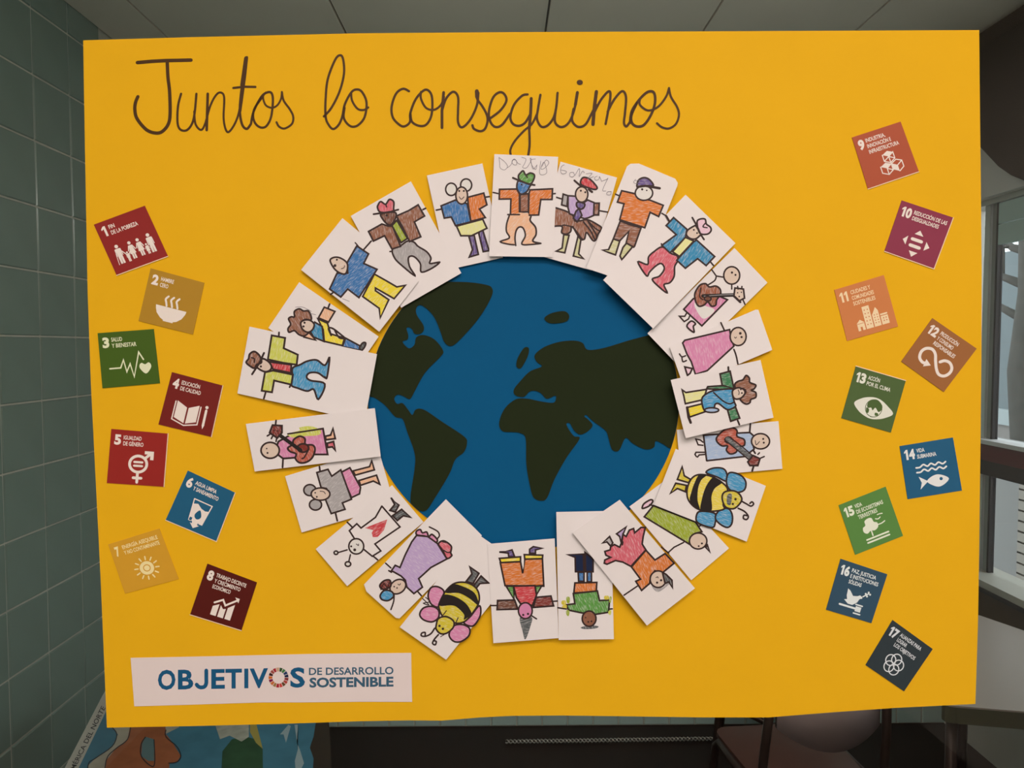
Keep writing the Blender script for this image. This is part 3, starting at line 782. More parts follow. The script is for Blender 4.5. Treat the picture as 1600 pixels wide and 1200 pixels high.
card(2, 1030, 540, 6, '108,322 950,135 1072,675 248,868', 'card with curly-haired figure in blue and green with yellow trousers, right side', [
 'P|trousers|pale|215,415 250,440 445,410 430,460 400,510 245,545 230,470', 'P|trousers|yel|262,580 405,545 430,620 285,670', 'S|16|262,580 275,670 295,722', 
 'P|sleeve|dgreen|570,265 665,240 700,400 600,410 590,370', 'P|sleeve|dgreen|445,405 455,385 600,375 690,400 600,412', 'P|sleeve|dgreen|640,600 715,575 755,680 670,710',
 'p|overall|sky|690,410 600,410 500,425 430,460 400,500 405,560 430,612 480,590 515,580 525,550 560,545 640,600 715,570 705,530 690,470', 's|9|510,440 600,520 660,545 700,530', 'E|bag|lblue|492,605 66,22',
 'p|hair|brown|710,360 740,335 785,320 815,280 845,305 850,345 905,370 890,405 865,420 905,440 905,485 860,505 850,535 815,548 775,525 760,490 810,440 790,405 720,400', 'p|face|skin|690,420 740,395 790,410 805,440 790,470 760,495 715,500 690,470',
 'o|765,410,8 775,445,8', 'm|740,415 750,440 745,460', 'S|12|648,202 650,245', 'S|11|735,700 752,742'])
card(0, 1030, 540, 6, '165,790 1118,708 1155,1155 205,1240', 'card with grey-blue dressed figure holding an orange guitar', [
 'P|dress|lblue|415,840 740,820 850,815 890,850 870,900 890,970 800,1040 445,1080', 'E|face|skin|950,897 85,72', 'o|975,875,9 980,910,9', 'S|11|855,730 848,815', 'S|9|340,875 385,885 410,905', 'S|9|410,935 365,930 345,880', 'S|9|430,1000 345,1000 335,1020 355,1050 375,1025 430,1020', 'm|900,890 910,930 940,900',
 'p|guitar|rust|610,790 690,770 730,800 730,850 795,880 800,930 770,945 740,950 720,1000 665,1015 630,980 640,940 590,940 545,905 540,860', '!', 'E|sound_hole|dbrown|650,885 34,28', 'C|guitar_neck|slate|40|640,875 750,965 860,1050', 'S|8|620,890 740,985 835,1065', 'S|8|670,865 780,950 880,1035',
 'P|guitar_head|maroon|880,1030 945,1060 925,1125 850,1125 830,1090', 'S|11|900,1010 885,985', 'S|9|950,1055 985,1040', 'S|12|885,1130 872,1175', 'S|9|925,1020 940,1005'])
card(1, 1030, 650, 6, '155,308 1000,655 820,1178 -52,830', 'card with a striped bee with blue wings', [
 'p|wing|sky|440,530 500,490 590,490 630,530 630,610 540,570', 'p|wing|sky|645,545 690,530 770,560 812,620 800,690 740,715 660,690 630,620', 'p|wing|sky|350,930 380,895 480,900 530,925 525,1000 500,1045 400,1020 350,985', 'p|wing|sky|535,920 580,875 650,870 685,930 680,1010 640,1045 580,1020 530,970',
 'P|leg|gyel|295,595 275,625 170,595 215,475 235,560', 'P|leg|gyel|255,650 245,710 170,680 105,725 155,630',
 'p|body|byel|275,640 310,580 370,550 470,560 570,610 640,680 620,760 600,830 610,870 540,890 430,890 340,860 275,790 260,710', 'q|stripe|black|375,550 445,553 395,600 365,680 360,790 380,880 290,800 300,720 330,630', 'q|stripe|black|515,575 590,620 520,680 490,760 490,887 390,885 400,780 430,680 470,610',
 'p|head|gyel|590,770 610,715 680,700 740,720 775,780 740,840 690,870 620,850', 'q|mouth|slate|640,740 680,735 670,830 635,820', 'o|715,780,11 690,825,10', 's|10|775,800 820,825 860,845 885,825 870,805 850,820', 's|10|740,865 800,895 835,940 820,970 790,960 795,930 825,935'])
card(0, 960, 740, 6, '140,310 480,60 1075,700 720,1000', 'card with pointed-hat figure in a long green dress', [
 'P|dress|olive|365,300 760,455 820,545 760,560 710,600 700,660 280,405', 'E|face|skin|785,632 82,75', 'o|820,655,9 790,680,8', 'P|hat|grey|855,690 872,670 895,735', 'p|shoe|pinkw|260,320 280,280 340,245 360,260 330,300 275,325', 'S|9|510,735 560,690 650,645', 'S|8|790,500 815,480', 'S|9|360,300 330,290'])
card(6, 890, 780, 6, '25,312 470,5 1175,835 725,1185', 'card with orange-shirted figure in a jagged pink skirt, upside down', [
 'P|leg|grey|405,410 375,350 310,410 350,400 385,440', 'P|leg|lilac|470,350 440,325 530,260 500,330 480,400',
 'P|skirt|rose|575,630 500,590 430,575 350,610 325,600 330,570 385,545 340,525 330,490 380,475 385,445 420,425 470,450 490,400 500,330 530,350 560,290 600,275 610,315 670,265 710,265 690,350 680,420 715,475',
 'P|shirt|orange|715,478 800,570 895,510 980,600 870,690 800,670 760,720 750,790 675,855 620,770 665,750 580,635', 'q|shading|grey|770,810 830,870 940,790 930,760 870,830', 'E|face|skin|830,750 75,78', 'o|858,760,10 820,782,10', 'm|810,735 825,728 830,738',
 'P|hair|slate|870,685 905,705 960,760 965,830 930,775 895,790', 'S|9|510,900 635,815', 'S|9|862,450 930,505', 'S|8|500,400 495,430'])
card(5, 830, 800, 6, '235,0 745,-10 775,1192 258,1200', 'card with upside-down figure in navy boots, orange shorts and green top', [
 'P|boot|navy|340,400 490,395 495,560 415,560 412,425', 'P|boot|navy|505,380 580,440 580,560 510,560', 'P|leg|blue|440,565 495,565 495,650 445,650', 'P|leg|blue|525,565 565,560 565,655 525,655', 'P|shorts|orange|410,665 615,660 610,745 400,760',
 'P|top|green|395,765 620,740 640,830 735,825 725,940 600,960 470,945 350,920 330,870 410,860', 'q|hat|slate|465,1082 545,1062 630,1072 600,1092 500,1098', 'E|face|brown|543,1000 65,72', 'o|510,990,6 535,1030,8 565,1025,8', 
 'q|flower|olive|330,800 360,800 360,850 335,850', 'q|flower|gyel|285,835 320,830 325,865 290,868', 'q|flower|gyel|290,880 330,870 330,905 295,905', 'q|flower|olive|330,920 360,930 350,975 330,960', 'q|flower|gyel|685,790 720,785 730,815 690,820', 'q|flower|olive|735,795 755,800 745,850 730,840', 'q|flower|lime|725,930 750,920 745,965 725,955', 'S|9|250,897 330,910', 'S|9|735,910 760,908'])
card(4, 730, 820, 6, '190,180 820,128 858,1062 245,1110', 'card with upside-down grey-bearded figure in orange trousers, bottom of the ring', [
 'P|boot|purple|300,255 420,235 445,300 390,300 385,265', 'P|boot|purple|585,230 620,205 705,220 640,235 640,270 585,265', 'P|trousers|orange|310,355 500,345 520,455 540,320 705,315 718,575 355,570', 'P|cuff|yel|302,315 500,300 500,345 315,355', 'P|cuff|yel|535,280 708,285 705,318 540,322',
 'P|lining|green|365,575 435,575 440,700', 'P|lining|green|640,575 700,570 645,665', 'P|sleeve|dbrown|285,710 445,705 475,790 280,795', 'P|sleeve|maroon|645,680 785,668 810,760 620,775', 'P|shirt|red|435,575 635,570 650,660 610,760 560,735 500,740 460,680',
 'q|beard|slate|495,865 605,865 590,960 545,1075 520,1000', 'E|face|pink|545,805 65,75', 'o|525,845,10 570,835,10', 'S|9|220,757 285,757', 'S|9|800,718 845,715', 'S|9|600,850 650,882'])
card(3, 610, 850, 6, '798,-108 1232,197 522,1085 88,780', 'card with a striped bee with pink wings', [
 'P|leg|slate|745,215 830,275 775,370 710,350 765,280', 'P|leg|slate|850,300 920,365 840,370 800,420 780,390', 
 'p|wing|pink|355,470 380,410 440,400 500,440 490,520 450,590 390,570 360,520', 'p|wing|pink|275,660 310,600 390,585 450,620 450,690 390,730 310,710', 'p|wing|pink|830,580 848,630 830,700 770,770 690,740 750,680', 'p|wing|pink|550,850 590,770 670,755 740,790 735,860 660,915 590,910',
 'p|body|gyel|520,440 600,370 700,360 790,400 830,470 825,560 760,660 690,730 600,740 500,690 455,600 465,540', 'q|stripe|black|590,378 660,390 780,450 825,540 815,570 740,510 640,460 525,460 545,420', 'q|stripe|black|500,475 600,490 700,550 750,620 755,660 690,710 690,660 620,590 560,575 465,580 470,530',
 'p|head|gyel|430,760 450,700 520,680 590,720 590,780 530,835 470,840 430,800', 'o|460,768,11 492,795,11', 's|10|415,790 380,840 330,865 290,860 295,835 325,830 325,860', 's|10|450,850 415,890 395,930 420,945 430,915 405,905', 's|6|525,625 495,665', 's|6|635,690 615,735', 's|6|300,510 360,570 310,555 370,540 330,500', 's|5|470,870 520,840'])
card(2, 560, 780, 6, '820,0 1158,340 385,1118 350,1112 75,865 52,800', 'card with figure in a long lilac dress and a red and blue hat', [
 'p|frill|pink|545,300 580,285 600,315 640,308 660,350 690,330 740,380 720,405 640,350 550,335', 's|9|665,260 740,300 760,340 740,370', 'p|frill|rose|750,420 800,390 870,440 865,500 875,530 830,555 790,480', 's|8|800,480 840,500 870,490', 's|8|790,400 840,410 870,440',
 'P|dress|lilac|545,340 650,350 740,415 830,560 680,640 565,745 600,825 520,885 455,825 440,760 400,720 310,670 345,620 390,640 440,520 500,400', 'E|face|skin|370,820 80,62 -35', 'o|362,832,7 335,820,7', 'm|370,795 385,805 395,790', 'p|hat|maroon|200,810 240,765 295,760 300,820 230,845', 'p|hat|sky|205,900 245,855 310,865 330,910 280,950 220,940',
 'S|9|255,600 305,645', 'S|10|560,870 590,905', 's|9|335,900 330,960 305,1035', 'S|10|285,670 310,685', 's|6|210,850 240,790 270,830 290,780'])
card(1, 480, 750, 6, '795,48 1090,395 375,995 80,648', 'card with uncoloured antennaed figure wearing a red heart', [
 'S|10|700,245 870,440 635,600 690,665 610,715 530,650', 'S|10|700,245 640,350 505,450 465,410 395,475 440,545', 'Q|heart|red|540,450 655,405 750,370 720,470 660,535 615,535 605,495 620,470', 'E|face|white|460,622 70,72', 'o|412,622,9 445,655,13', 'm|460,600 480,615 480,600', 
 'S|9|375,655 290,680', 'E|antenna_tip|white|270,682 18,16', 'S|9|405,700 390,765', 'E|antenna_tip|white|382,788 26,22', 'P|leg|slate|785,165 860,235 825,300 775,285 820,230', 'P|leg|slate|885,275 970,350 900,335 845,380 800,335', 'S|10|375,395 420,440', 'S|10|620,715 660,748'])
card(0, 430, 690, 6, '92,325 965,60 1120,600 248,852', 'card with mouse-eared figure in grey shirt and pink skirt', [
 'P|leg|peach|730,275 885,235 905,180 930,265 750,315', 'P|leg|peach|785,365 950,315 980,400 920,370 800,410', 'P|skirt|pink|615,290 700,245 800,430 790,490 715,525', 'P|shirt|grey|390,290 495,260 530,325 615,265 715,540 630,575 655,635 525,675 470,540 510,490 480,440 430,430',
 'E|ear|grey|325,455 57,52', 'E|ear|grey|378,592 57,50', 'E|face|skin|425,492 88,58', 'o|375,480,7 390,518,8', 'm|420,465 455,470 470,490', 'S|11|415,235 420,275', 'S|11|565,670 582,742'])
card(2, 380, 590, 5.4545, '22,395 1122,260 1172,672 98,800', 'wide card with pink-dressed figure playing a red-brown guitar, left side', [
 'P|dress|pink|300,545 400,490 520,460 680,435 720,655 600,655 470,680 340,690 300,660 280,600', 'q|yellow_scribble|lime|380,480 480,450 480,425 580,415 660,450 640,490 500,500 420,510', 'E|face|skin|230,620 78,68', 'o|200,605,6 207,642,8', 'S|10|340,690 335,765', 'P|leg|peach|700,500 745,490 765,435 785,520 705,530', 'P|leg|rose|715,560 770,545 785,620 760,590 720,595', 'S|9|380,480 680,435',
 'p|guitar|rust|380,600 420,570 430,530 480,500 525,520 530,570 590,575 612,610 590,680 540,720 480,725 445,690 450,650 400,630', '!', 'E|sound_hole|maroon|510,600 48,36', 'C|guitar_neck|black|32|310,490 400,555 490,620', 's|8|560,610 520,680 500,690', 'P|guitar_head|maroon|250,405 330,410 330,470 290,515 225,470', 'S|10|280,365 275,405', 'S|9|225,485 205,497', 'S|9|250,500 240,520', 'S|9|285,520 280,545', 'o|265,450,6 295,455,6'])
card(1, 370, 480, 5.4545, '108,165 1195,400 1090,975 5,735', 'wide card with brown-hatted figure in lime jacket and blue trousers, left side', [
 'p|trousers|sky|475,520 540,490 600,460 680,450 750,495 790,430 770,590 750,600 690,560 620,560 595,595 630,625 750,655 695,785 655,700 600,715 520,690 465,665 475,600', 'P|jacket|lime|298,240 412,262 400,350 520,405 510,490 400,475 265,445', 'P|jacket|lime|240,555 310,540 478,575 465,660 318,625 300,725 212,712', 'P|shirt|red|275,465 465,490 460,560 310,530',
 'p|face|skin|215,440 265,460 295,500 285,535 240,550 180,520 170,490', 'p|hat|brown|110,400 150,378 195,415 210,470 170,490 150,520 110,500 80,470 100,440', 's|8|125,430 150,440 150,470', 'S|11|232,390 190,480 130,572', 'o|205,505,9', 'S|10|360,215 358,245', 'S|10|245,728 230,780', 'S|12|750,595 752,600', 'S|10|460,660 450,682', 'o|787,432,8'])
card(0, 410, 400, 6, '345,245 1090,755 800,1180 55,675', 'card with curly-haired figure in yellow and blue, partly covered, left side', [
 'P|leg|blue|780,770 910,840 920,885 750,850', 'p|shoe|slate|910,860 940,815 968,815 960,850 930,885', 'P|sleeve|peach|580,480 680,520 620,620 525,580', 'P|overall|yel|520,590 610,630 640,730 770,770 750,840 580,800 570,690', 'P|shirt|teal|490,620 560,660 575,800 480,760 450,710', 'P|sleeve|peach|400,740 440,720 500,790 390,760', 's|11|645,745 620,680 660,680 740,740 770,770 720,765 680,700', 
 'p|hair|brown|300,520 345,495 385,515 430,515 455,560 455,600 400,595 360,630 375,680 430,715 390,750 340,735 300,700 250,715 240,680 265,640 245,590 270,570 300,570', 'p|face|skin|360,625 400,600 450,605 485,640 470,690 425,715 375,685', 'o|395,625,10 385,660,10', 'S|11|630,450 615,490', 'n|310,480 380,480 460,520', 'n|450,540 500,550'])
card(2, 460, 320, 6, '450,125 1165,715 795,1190 62,610', 'card with capless figure in blue jumper and yellow trousers', [
 'P|trousers|yel|750,650 840,700 960,770 1040,755 935,880 760,780 760,805 885,890 805,1060 795,970 640,860', 'P|jumper|blue|585,385 695,460 650,550 775,605 605,870 500,790 435,865 330,790 400,640 500,640 495,540', 'p|face|skin|335,525 365,495 420,495 480,530 500,575 480,645 430,640 375,600', 'o|398,515,9 380,570,13', 'm|440,600 465,590 470,570', 'S|10|650,420 715,345', 'S|10|365,820 340,840', 'S|8|570,355 600,390', 'n|450,880 515,905'])
card(1, 540, 270, 6, '48,405 612,80 1085,940 521,1265', 'card with brown-jacketed figure in red heart hat and grey trousers', [
 'p|trousers|grey|440,715 520,680 580,640 640,650 680,690 760,740 800,800 790,850 880,840 800,900 710,930 700,850 640,785 590,795 600,880 650,965 540,880 460,800', 'P|jacket|brown|215,550 340,480 400,500 440,500 515,690 435,715 365,590 260,640', 'P|jacket|brown|475,405 590,355 680,300 740,405 645,460 705,600 600,645 530,500', 'P|shirt|olive|435,495 480,445 580,615 520,655',
 'p|face|dbrown|335,385 460,370 470,420 430,485 390,480 345,430', 'p|hat|rose|305,300 330,270 375,295 410,250 450,270 450,330 440,365 330,370 300,330', 'S|11|262,388 330,378 420,365 495,345', 'o|385,400,10', 'S|10|240,640 175,720', 'S|11|725,345 750,333', 'S|9|415,738 440,735', 'S|12|860,845 880,838', 's|8|375,295 385,320'])
card(0, 630, 240, 6, '222,205 742,92 935,975 415,1090', 'card with big-eared figure in half blue, half orange shirt and lime skirt', [
 'P|leg|purple|615,775 665,765 705,945 620,970 650,900', 'P|leg|purple|705,735 745,715 805,910 750,920', 'P|skirt|pale|500,680 745,615 785,700 640,770 540,770', 'P|shirt|blue|355,490 490,435 600,470 635,640 490,675 450,595 385,605', 'P|shirt|orange|605,410 755,370 785,480 715,520 770,600 635,635 610,480',
 'E|ear|white|450,335 52,58', 'E|ear|white|590,295 52,58', 'E|face|skin|548,393 55,80', 'o|525,350,9 568,350,9', 'm|525,405 545,428 570,405', 'S|10|310,530 360,520', 'S|10|770,408 808,403'])

# ---- the seventeen goal cards
PW_ = (228, 208, 198)
def goal(n, ox, oy, corners, rgb, lines, label, icon, printc=(230, 208, 196), margins=''):
    q = sc(corners, ox, oy, 9.2308)
    S = Sheet(.00045, (0, 0))
    o = S.paper('goal_card', q, mat('goal_paper_%d' % n, alb(*rgb), rough=.5, spec=.35, noise=.05, scale=40), .0003)
    tag(o, label, 'goal card', 'printed square goal cards down the sides of the poster')
    fn = quad_map(q); mp = ink(printc)
    def uv(p): return fn(p[0] / 100, p[1] / 100)
    def put(body, x0, x1, ytop, ybase, name, bold):
        v, f = text_geo(body, bold)
        S.raw(name, [uv((x0 + x * (x1 - x0), ybase - y * (ybase - ytop))) for x, y in v], f, mp)
    s = str(n)
    if s == '1': S.fill('number', [uv(p) for p in sc('8.5,13 13,9 17,9 17,28 12.8,28 12.8,14 8.5,16', 0, 0, 1)], mp)
    elif s == '7': put(s, 8, 16, 9, 28, 'number', .05)
    elif len(s) == 1: put(s, 7, 19, 9, 28, 'number', .05)
    else:
        one = lambda x: [uv((x + a_, b_)) for a_, b_ in ((0, 13), (3.6, 9), (7, 9), (7, 28), (3, 28), (3, 14), (0, 16))]
        if s == '11': S.polys('number', [one(6.5), one(15.5)], mp)
        else: S.fill('number', one(6), mp); put(s[1], 14.6, 25.5, 9, 28, 'number', .05)
    x0 = 23 if len(s) == 1 else 29
    for i, t in enumerate(lines):
        put(t, x0, x0 + max(8, 4.05 * len(t) - 1), 10 + i * 11, 17.5 + i * 11, 'goal_title', .02)
    for e in margins:            # unprinted paper margin left by the scissors
        i = 'trbl'.index(e); p0, p1 = q[i], q[(i + 1) % 4]
        S.strokes('paper_margin', [([p0, p1], 1.3)], ink((240, 196, 160)))
    W = None
    for it in icon:
        a = it.split('|')
        col = mp if a[0].isupper() else ink(rgb)
        nm = 'pictogram' if a[0].isupper() else 'pictogram_detail'
        kd = a[0].upper(); pr = None if a[0].isupper() else W
        if kd == 'P': ob = S.fill(nm, [uv(p) for p in sc(a[1], 0, 0, 1)], col, pr)
        elif kd == 'B': ob = S.fill(nm, [uv(p) for p in catmull(sc(a[1], 0, 0, 1), True, 6)], col, pr)
        elif kd == 'L': ob = S.strokes(nm, [([uv(p) for p in sc(a[2], 0, 0, 1)], float(a[1]) * .86)], col, pr)
        elif kd == 'S': ob = S.strokes(nm, [([uv(p) for p in catmull(sc(a[2], 0, 0, 1), False, 7)], float(a[1]) * .86)], col, pr)
        elif kd == 'O':
            for c in a[1].split():
                x, y, r = map(float, c.split(','))
                ob = S.fill(nm, [uv((x + r * math.cos(t * math.pi / 12), y + r * math.sin(t * math.pi / 12))) for t in range(24)], col, pr)
        elif kd == 'R':
            x, y, r, wd = map(float, a[1].split(','))
            ob = S.strokes(nm, [([uv((x + r * math.cos(t * math.pi / 16), y + r * math.sin(t * math.pi / 16))) for t in range(33)], wd * .86)], col, pr)
        if a[0].isupper(): W = ob
    return o
def man(x, y, h):
    k = h / 34
    f = lambda s: ' '.join('%.2f,%.2f' % (x + a * k, y + b * k) for a, b in s)
    return ['O|%.2f,%.2f,%.2f' % (x, y + 3 * k, 3.1 * k), 'P|' + f([(-5.5, 8), (-4, 7), (4, 7), (5.5, 8), (6, 20), (4.6, 20), (4, 11), (4, 34), (.5, 34), (0, 21), (-.5, 34), (-4, 34), (-4, 11), (-4.6, 20), (-6, 20)])]
def woman(x, y, h):
    k = h / 34
    f = lambda s: ' '.join('%.2f,%.2f' % (x + a * k, y + b * k) for a, b in s)
    return ['O|%.2f,%.2f,%.2f' % (x, y + 3 * k, 3.1 * k), 'P|' + f([(-4, 7.5), (4, 7.5), (8, 17), (6.5, 18), (3.5, 11.5), (6, 24), (3.6, 24), (3.6, 34), (.5, 34), (.4, 24), (-.4, 24), (-.5, 34), (-3.6, 34), (-3.6, 24), (-6, 24), (-3.5, 11.5), (-6.5, 18), (-8, 17)])]
goal(1, 140, 310, '60,378 795,105 1130,835 390,1110', (138, 28, 24), ['FIN', 'DE LA POBREZA'], 'crimson goal card numbered 1 with a row of family figures',
     man(21, 48, 36) + man(34.5, 66, 19) + woman(45, 50, 33) + woman(61, 50, 33) + woman(72.5, 64, 20) + man(82, 48, 36) + ['L|1.2|15,64 13,84', 'L|1.6|27,62 32,70', 'L|1.6|37,72 40,68'], margins='b')
goal(2, 205, 405, '280,130 1055,340 890,1085 105,890', (172, 122, 28), ['HAMBRE', 'CERO'], 'ochre goal card numbered 2 with a steaming bowl', [
     'P|24,62 80,62 79,68 74,78 66,85 60,87 60,89 42,89 42,87 36,84 28,76 25,68', 'S|3.6|43,42 39,48 41,54 43,60', 'S|3.6|53,42 49,48 51,54 53,60', 'S|3.6|63,42 59,48 61,54 63,60'])
goal(3, 140, 500, '115,190 925,130 1015,912 185,985', (62, 86, 14), ['SALUD', 'Y BIENESTAR'], 'green goal card numbered 3 with a heartbeat line and heart', [
     'L|2.6|16,66 35,66 41,52 45,74 52,60 57,84 69,40 76,54', 'B|78,80 69,71 68,64 72,60 78,63 84,60 88,64 87,71'], printc=(222, 214, 178))
goal(4, 235, 570, '310,105 1045,300 880,1040 115,860', (112, 22, 16), ['EDUCACIÓN', 'DE CALIDAD'], 'dark red goal card numbered 4 with an open book and pencil', [
     'P|24,48 44,57 44,87 24,80', 'P|47,57 66,48 66,80 47,87', 'L|2.2|21,50 21,84 45,91 69,84 69,50', 'L|4.4|80,54 80,82', 'P|77.5,82 82.5,82 80,90', 'O|80,48,3'], margins='r')
goal(5, 150, 655, '220,140 1040,208 980,975 155,920', (146, 30, 24), ['IGUALDAD', 'DE GÉNERO'], 'bright red goal card numbered 5 with a combined gender symbol', [
     'R|52,61,15,5', 'L|4|45,57.5 59,57.5', 'L|4|45,64.5 59,64.5', 'L|5|63,50 71,42', 'P|62,36 78,36 78,52 72,52 72,45 69,42 62,42', 'L|5|52,76 52,95', 'L|5|45,87 59,87'], margins='r')
goal(6, 250, 725, '400,95 1085,415 815,1120 80,810', (22, 84, 114), ['AGUA LIMPIA', 'Y SANEAMIENTO'], 'teal blue goal card numbered 6 with a glass of water', [
     'L|2|33,42 69,42 64,82 58,82', 'L|2|33,42 38,82 42,82', 'P|35,51 43,48 52,54 60,56 67,54 64,82 38,82', 'p|38,82 43,82 43,76 38,76', 'P|44,80 56,80 56,86 60,86 51,94 42,86 46,86', 'b|51,58 57,67 56,73 51,76 46,73 45,67'], margins='br')
goal(7, 165, 810, '35,375 775,145 1055,875 280,1085', (205, 144, 36), ['ENERGÍA ASEQUIBLE', 'Y NO CONTAMINANTE'], 'mustard goal card numbered 7 with a sun, almost the poster colour', [
     'O|53,64,13', 'r|53,64,6,1.6', 'O|53,64,4.4'] + ['L|2.4|%.1f,%.1f %.1f,%.1f' % (53 + 16 * math.cos(a), 64 + 16 * math.sin(a), 53 + 22 * math.cos(a), 64 + 22 * math.sin(a)) for a in [2 * math.pi * (i + .3) / 12 for i in range(12)]], printc=(240, 206, 148))
goal(8, 285, 870, '360,100 1025,325 1070,355 1078,385 850,1065 110,835'.replace('1025,325 1070,355 1078,385', '1075,370'), (82, 14, 6), ['TRABAJO DECENTE', 'Y CRECIMIENTO', 'ECONÓMICO'], 'maroon goal card numbered 8 with rising bars and arrow', [
     'P|35,71 46,64 46,88 35,88', 'P|49,65 55,71 60,69 60,88 49,88', 'P|63,66 74,56 74,88 63,88', 'L|3.4|36,64 50,54 57,63 75,47', 'P|70,42 79,42 79,51'], margins='b')
goal(9, 1320, 180, '105,320 805,92 1070,815 335,1065', (168, 72, 42), ['INDUSTRIA,', 'INNOVACIÓN E', 'INFRAESTRUCTURA'], 'rust orange goal card numbered 9 with three stacked cubes', [
     'P|45,49 56,44 66,49 56,55', 'L|1.8|45,49 45,61 56,67 66,61 66,49 56,55 56,67', 'L|1.8|45,61 56,55 66,61', 'P|35,69 46,64 56,69 46,75', 'L|1.8|35,69 35,81 46,87 56,81 56,69 46,75 46,87', 'L|1.8|46,75 56,81', 'P|57,69 67,75 67,87 57,81', 'L|1.8|57,69 67,64 77,69 77,81 67,87', 'L|1.8|67,75 77,69'], margins='b')
goal(10, 1370, 300, '360,120 1105,370 825,1110 110,855', (135, 44, 66), ['REDUCCIÓN DE LAS', 'DESIGUALDADES'], 'magenta goal card numbered 10 with an equals sign and arrowheads', [
     'L|6|42,61 60,61', 'L|6|42,73 60,73', 'P|43,51 51,42 60,51', 'P|43,83 60,83 51,93', 'P|33,58 33,75 25,67', 'P|69,58 69,75 78,67'], margins='rb')
goal(11, 1290, 420, '125,305 840,90 1045,830 310,1040', (200, 116, 64), ['CIUDADES Y', 'COMUNIDADES', 'SOSTENIBLES'], 'light orange goal card numbered 11 with a cluster of buildings', [
     'P|25,75 33,68 41,75', 'P|26,76 40,76 40,89 35,89 35,82 31,82 31,89 26,89', 'P|42,46 56,46 56,89 42,89', 'P|58,66 67,53 71,60 71,89 58,89', 'P|73,68 87,68 87,71 73,71', 'P|73,72.5 87,72.5 87,89 73,89'] +
     ['o|%.1f,%.1f,1.2' % (x, y) for x in (46, 52) for y in (53, 60, 67, 74, 81)] + ['o|%.1f,%.1f,1.1' % (x, y) for x in (62, 67.5) for y in (67, 72, 77, 82)] + ['o|%.1f,%.1f,1.2' % (x, y) for x in (78, 83) for y in (77, 82)], printc=(236, 200, 160))
goal(12, 1400, 490, '525,65 1165,505 690,1130 75,690', (152, 92, 48), ['PRODUCCIÓN', 'Y CONSUMO', 'RESPONSABLES'], 'brown goal card numbered 12 with a looping infinity arrow', [
     'S|5.4|60,59 66,52 76,50 85,56 87,66 82,76 72,79 62,73 52,62 44,52 34,48 24,53 20,63 24,74 33,78 40,76', 'P|36,69 50,74 39,84'])
goal(13, 1300, 560, '345,110 1065,320 850,1070 135,860', (74, 92, 48), ['ACCIÓN', 'POR EL CLIMA'], 'olive green goal card numbered 13 with an eye holding the earth', [
     'B|16,66 28,54 42,48 54,46 66,48 80,55 94,66 80,78 66,84 54,86 42,84 28,78', 'r|55,66,16,1.2', 'b|45,53 57,49 68,55 71,63 66,70 58,64 54,70 50,66 44,68 41,62', 'b|41,68 47,70 47,77 43,76', 'b|60,73 66,73 66,77 61,78', 'b|48,80 56,82 62,81 54,83'], printc=(222, 212, 196), margins='t')
goal(14, 1390, 670, '145,250 915,125 1045,890 260,1015', (26, 84, 116), ['VIDA', 'SUBMARINA'], 'sea blue goal card numbered 14 with a fish under waves', [
     'S|3|24,45 31,45 38,41 45,45 52,41 59,45 66,41 73,45 79,42', 'S|3|24,54 31,54 38,50 45,54 52,50 59,54 66,50 73,54 79,51', 'B|40,73 48,66 60,63 72,67 80,74 72,82 60,86 48,81', 'P|42,73 26,62 30,74 26,86', 'o|66,72,3'], printc=(222, 214, 210))
goal(15, 1300, 750, '95,365 775,95 1025,805 335,1080', (86, 126, 60), ['VIDA', 'DE ECOSISTEMAS', 'TERRESTRES'], 'mid green goal card numbered 15 with a tree and birds', [
     'B|46,44 53,46 55,54 61,58 60,66 52,70 44,68 36,71 30,66 31,58 37,55 38,47', 'L|2.4|45,68 45,78', 'L|3|31,82 76,82', 'L|3|31,88 76,88', 'S|1.8|60,50 65,52 70,50', 'S|1.8|66,44 71,44 76,45', 'S|2|62,62 69,62 76,60'], printc=(224, 218, 196))
goal(16, 1275, 860, '355,120 1030,345 800,1050 145,855', (46, 72, 90), ['PAZ, JUSTICIA', 'E INSTITUCIONES', 'SÓLIDAS'], 'slate blue goal card numbered 16 with a dove and gavel', [
     'P|32,49 38,52 46,60 55,58 60,55 65,57 66,60 61,62 58,70 50,77 40,77 30,71 36,69 33,62', 'L|3.6|24,82 58,82', 'P|58,77 70,77 70,87 58,87', 'L|2.6|57,74 71,74', 'L|2.6|57,91 71,91', 'L|2|66,56 76,47', 'O|70,49,2 75,45,2 74,53,2 79,48,2'], printc=(220, 216, 212))
goal(17, 1340, 960, '505,80 1085,500 670,1110 115,730', (44, 52, 56), ['ALIANZAS PARA', 'LOGRAR', 'LOS OBJETIVOS'], 'charcoal goal card numbered 17 with five interlaced rings', [
     'R|%.2f,%.2f,10.5,2' % (50 + 10.5 * math.cos(R(-90 + 72 * i)), 68 + 10.5 * math.sin(R(-90 + 72 * i))) for i in range(5)], printc=(212, 206, 206))

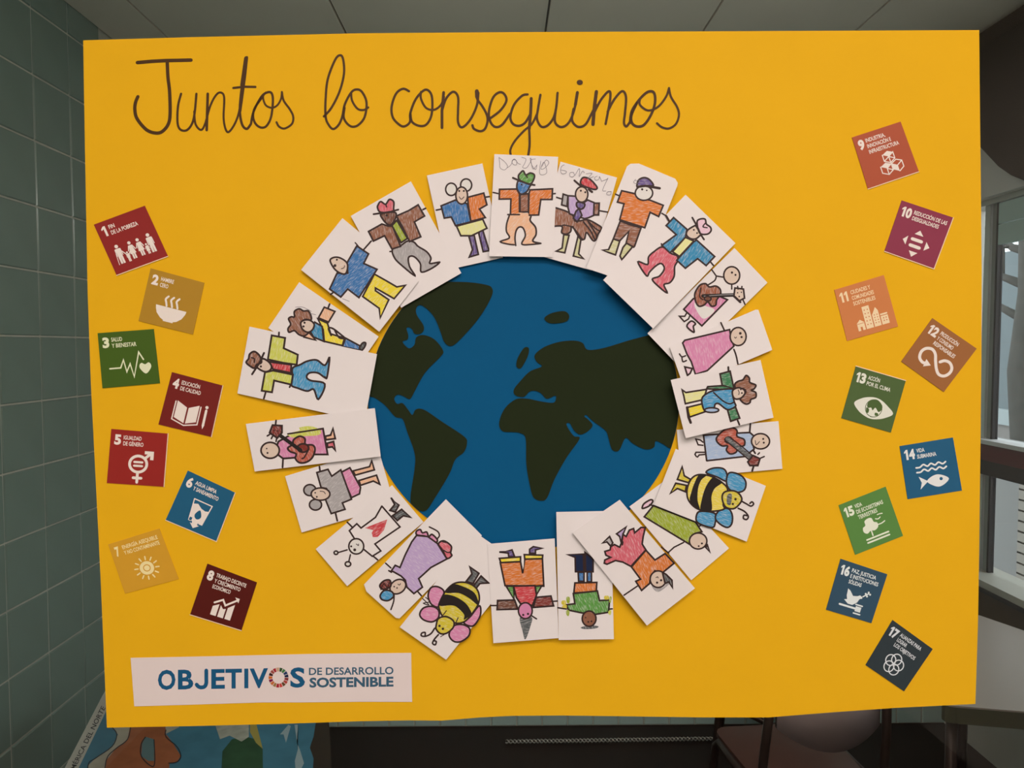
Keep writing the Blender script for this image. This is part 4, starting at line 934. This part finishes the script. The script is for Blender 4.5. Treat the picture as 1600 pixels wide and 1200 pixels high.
# ---- white banner
B = Sheet(.00045)
bn = B.paper('paper_banner', [(204, 1028), (330, 1025.5), (480, 1022), (642.5, 1020.2), (643, 1060), (644, 1096.7), (560, 1096.5), (470, 1097.5), (410, 1097.5), (300, 1101), (209.8, 1103.7), (207, 1066)], mat('banner_paper', alb(220, 196, 190), rough=.7, noise=.02, scale=30), .00016)
tag(bn, 'white paper strip reading OBJETIVOS DE DESARROLLO SOSTENIBLE at lower left', 'banner')
def words(body, q, m, bold):
    fn = quad_map(q); v, f = text_geo(body, bold)
    B.raw('lettering', [fn(x, 1 - y) for x, y in v], f, m)
m_lb = ink((20, 80, 116)); m_lb2 = ink((54, 86, 106))
def crop(x, y): return (200 + x / 6.957, 1010 + y / 6.957)
for ch, x0, x1 in (('O', 325, 516), ('B', 543, 710), ('E', 905, 1053), ('T', 1058, 1238), ('I', 1264, 1308), ('V', 1322, 1522)):
    ya = lambda x: 258 - (x - 325) * .0175
    yb = lambda x: 473 - (x - 325) * .0185
    words(ch, [crop(x0, ya(x0)), crop(x1, ya(x1)), crop(x1, yb(x1)), crop(x0, yb(x0))], m_lb, .03)
jp = catmull([crop(851, 262), crop(851, 340), crop(850, 400), crop(832, 436), crop(795, 446), crop(765, 436), crop(746, 415)], False, 6)
B.strokes('lettering', [(jp, 42 / 6.957)], m_lb)
words('S', [(453.5, 1043.4), (476.5, 1043), (476.5, 1074), (453.5, 1074.4)], m_lb, .03)
words('DE DESARROLLO', [(482.8, 1043.5), (614.8, 1041.9), (614.8, 1053.6), (482.8, 1054.8)], m_lb2, .02)
words('SOSTENIBLE', [(483.5, 1059.0), (614.8, 1057.3), (614.8, 1072.7), (483.5, 1074.4)], m_lb2, .035)
wheel = [(124, 40, 40), (166, 60, 50), (90, 60, 30), (196, 60, 50), (160, 20, 30), (150, 110, 60), (190, 100, 50), (120, 20, 60), (190, 90, 30), (60, 20, 20), (150, 70, 60), (160, 30, 40), (196, 150, 120), (40, 70, 30), (60, 110, 60), (20, 50, 90), (20, 30, 60)]
for i, c in enumerate(wheel):
    a0 = 2 * math.pi * (i + .08) / 17; a1 = 2 * math.pi * (i + .92) / 17; n = 4
    pts = [(435.2 + 15.6 * math.cos(a0 + (a1 - a0) * k / n), 1058.7 + 15.6 * math.sin(a0 + (a1 - a0) * k / n)) for k in range(n + 1)]
    pts += [(435.2 + 9.6 * math.cos(a1 + (a0 - a1) * k / n), 1058.7 + 9.6 * math.sin(a1 + (a0 - a1) * k / n)) for k in range(n + 1)]
    B.fill('wheel_segment', pts, ink(c)); B.k -= 1
fo.parent = pane
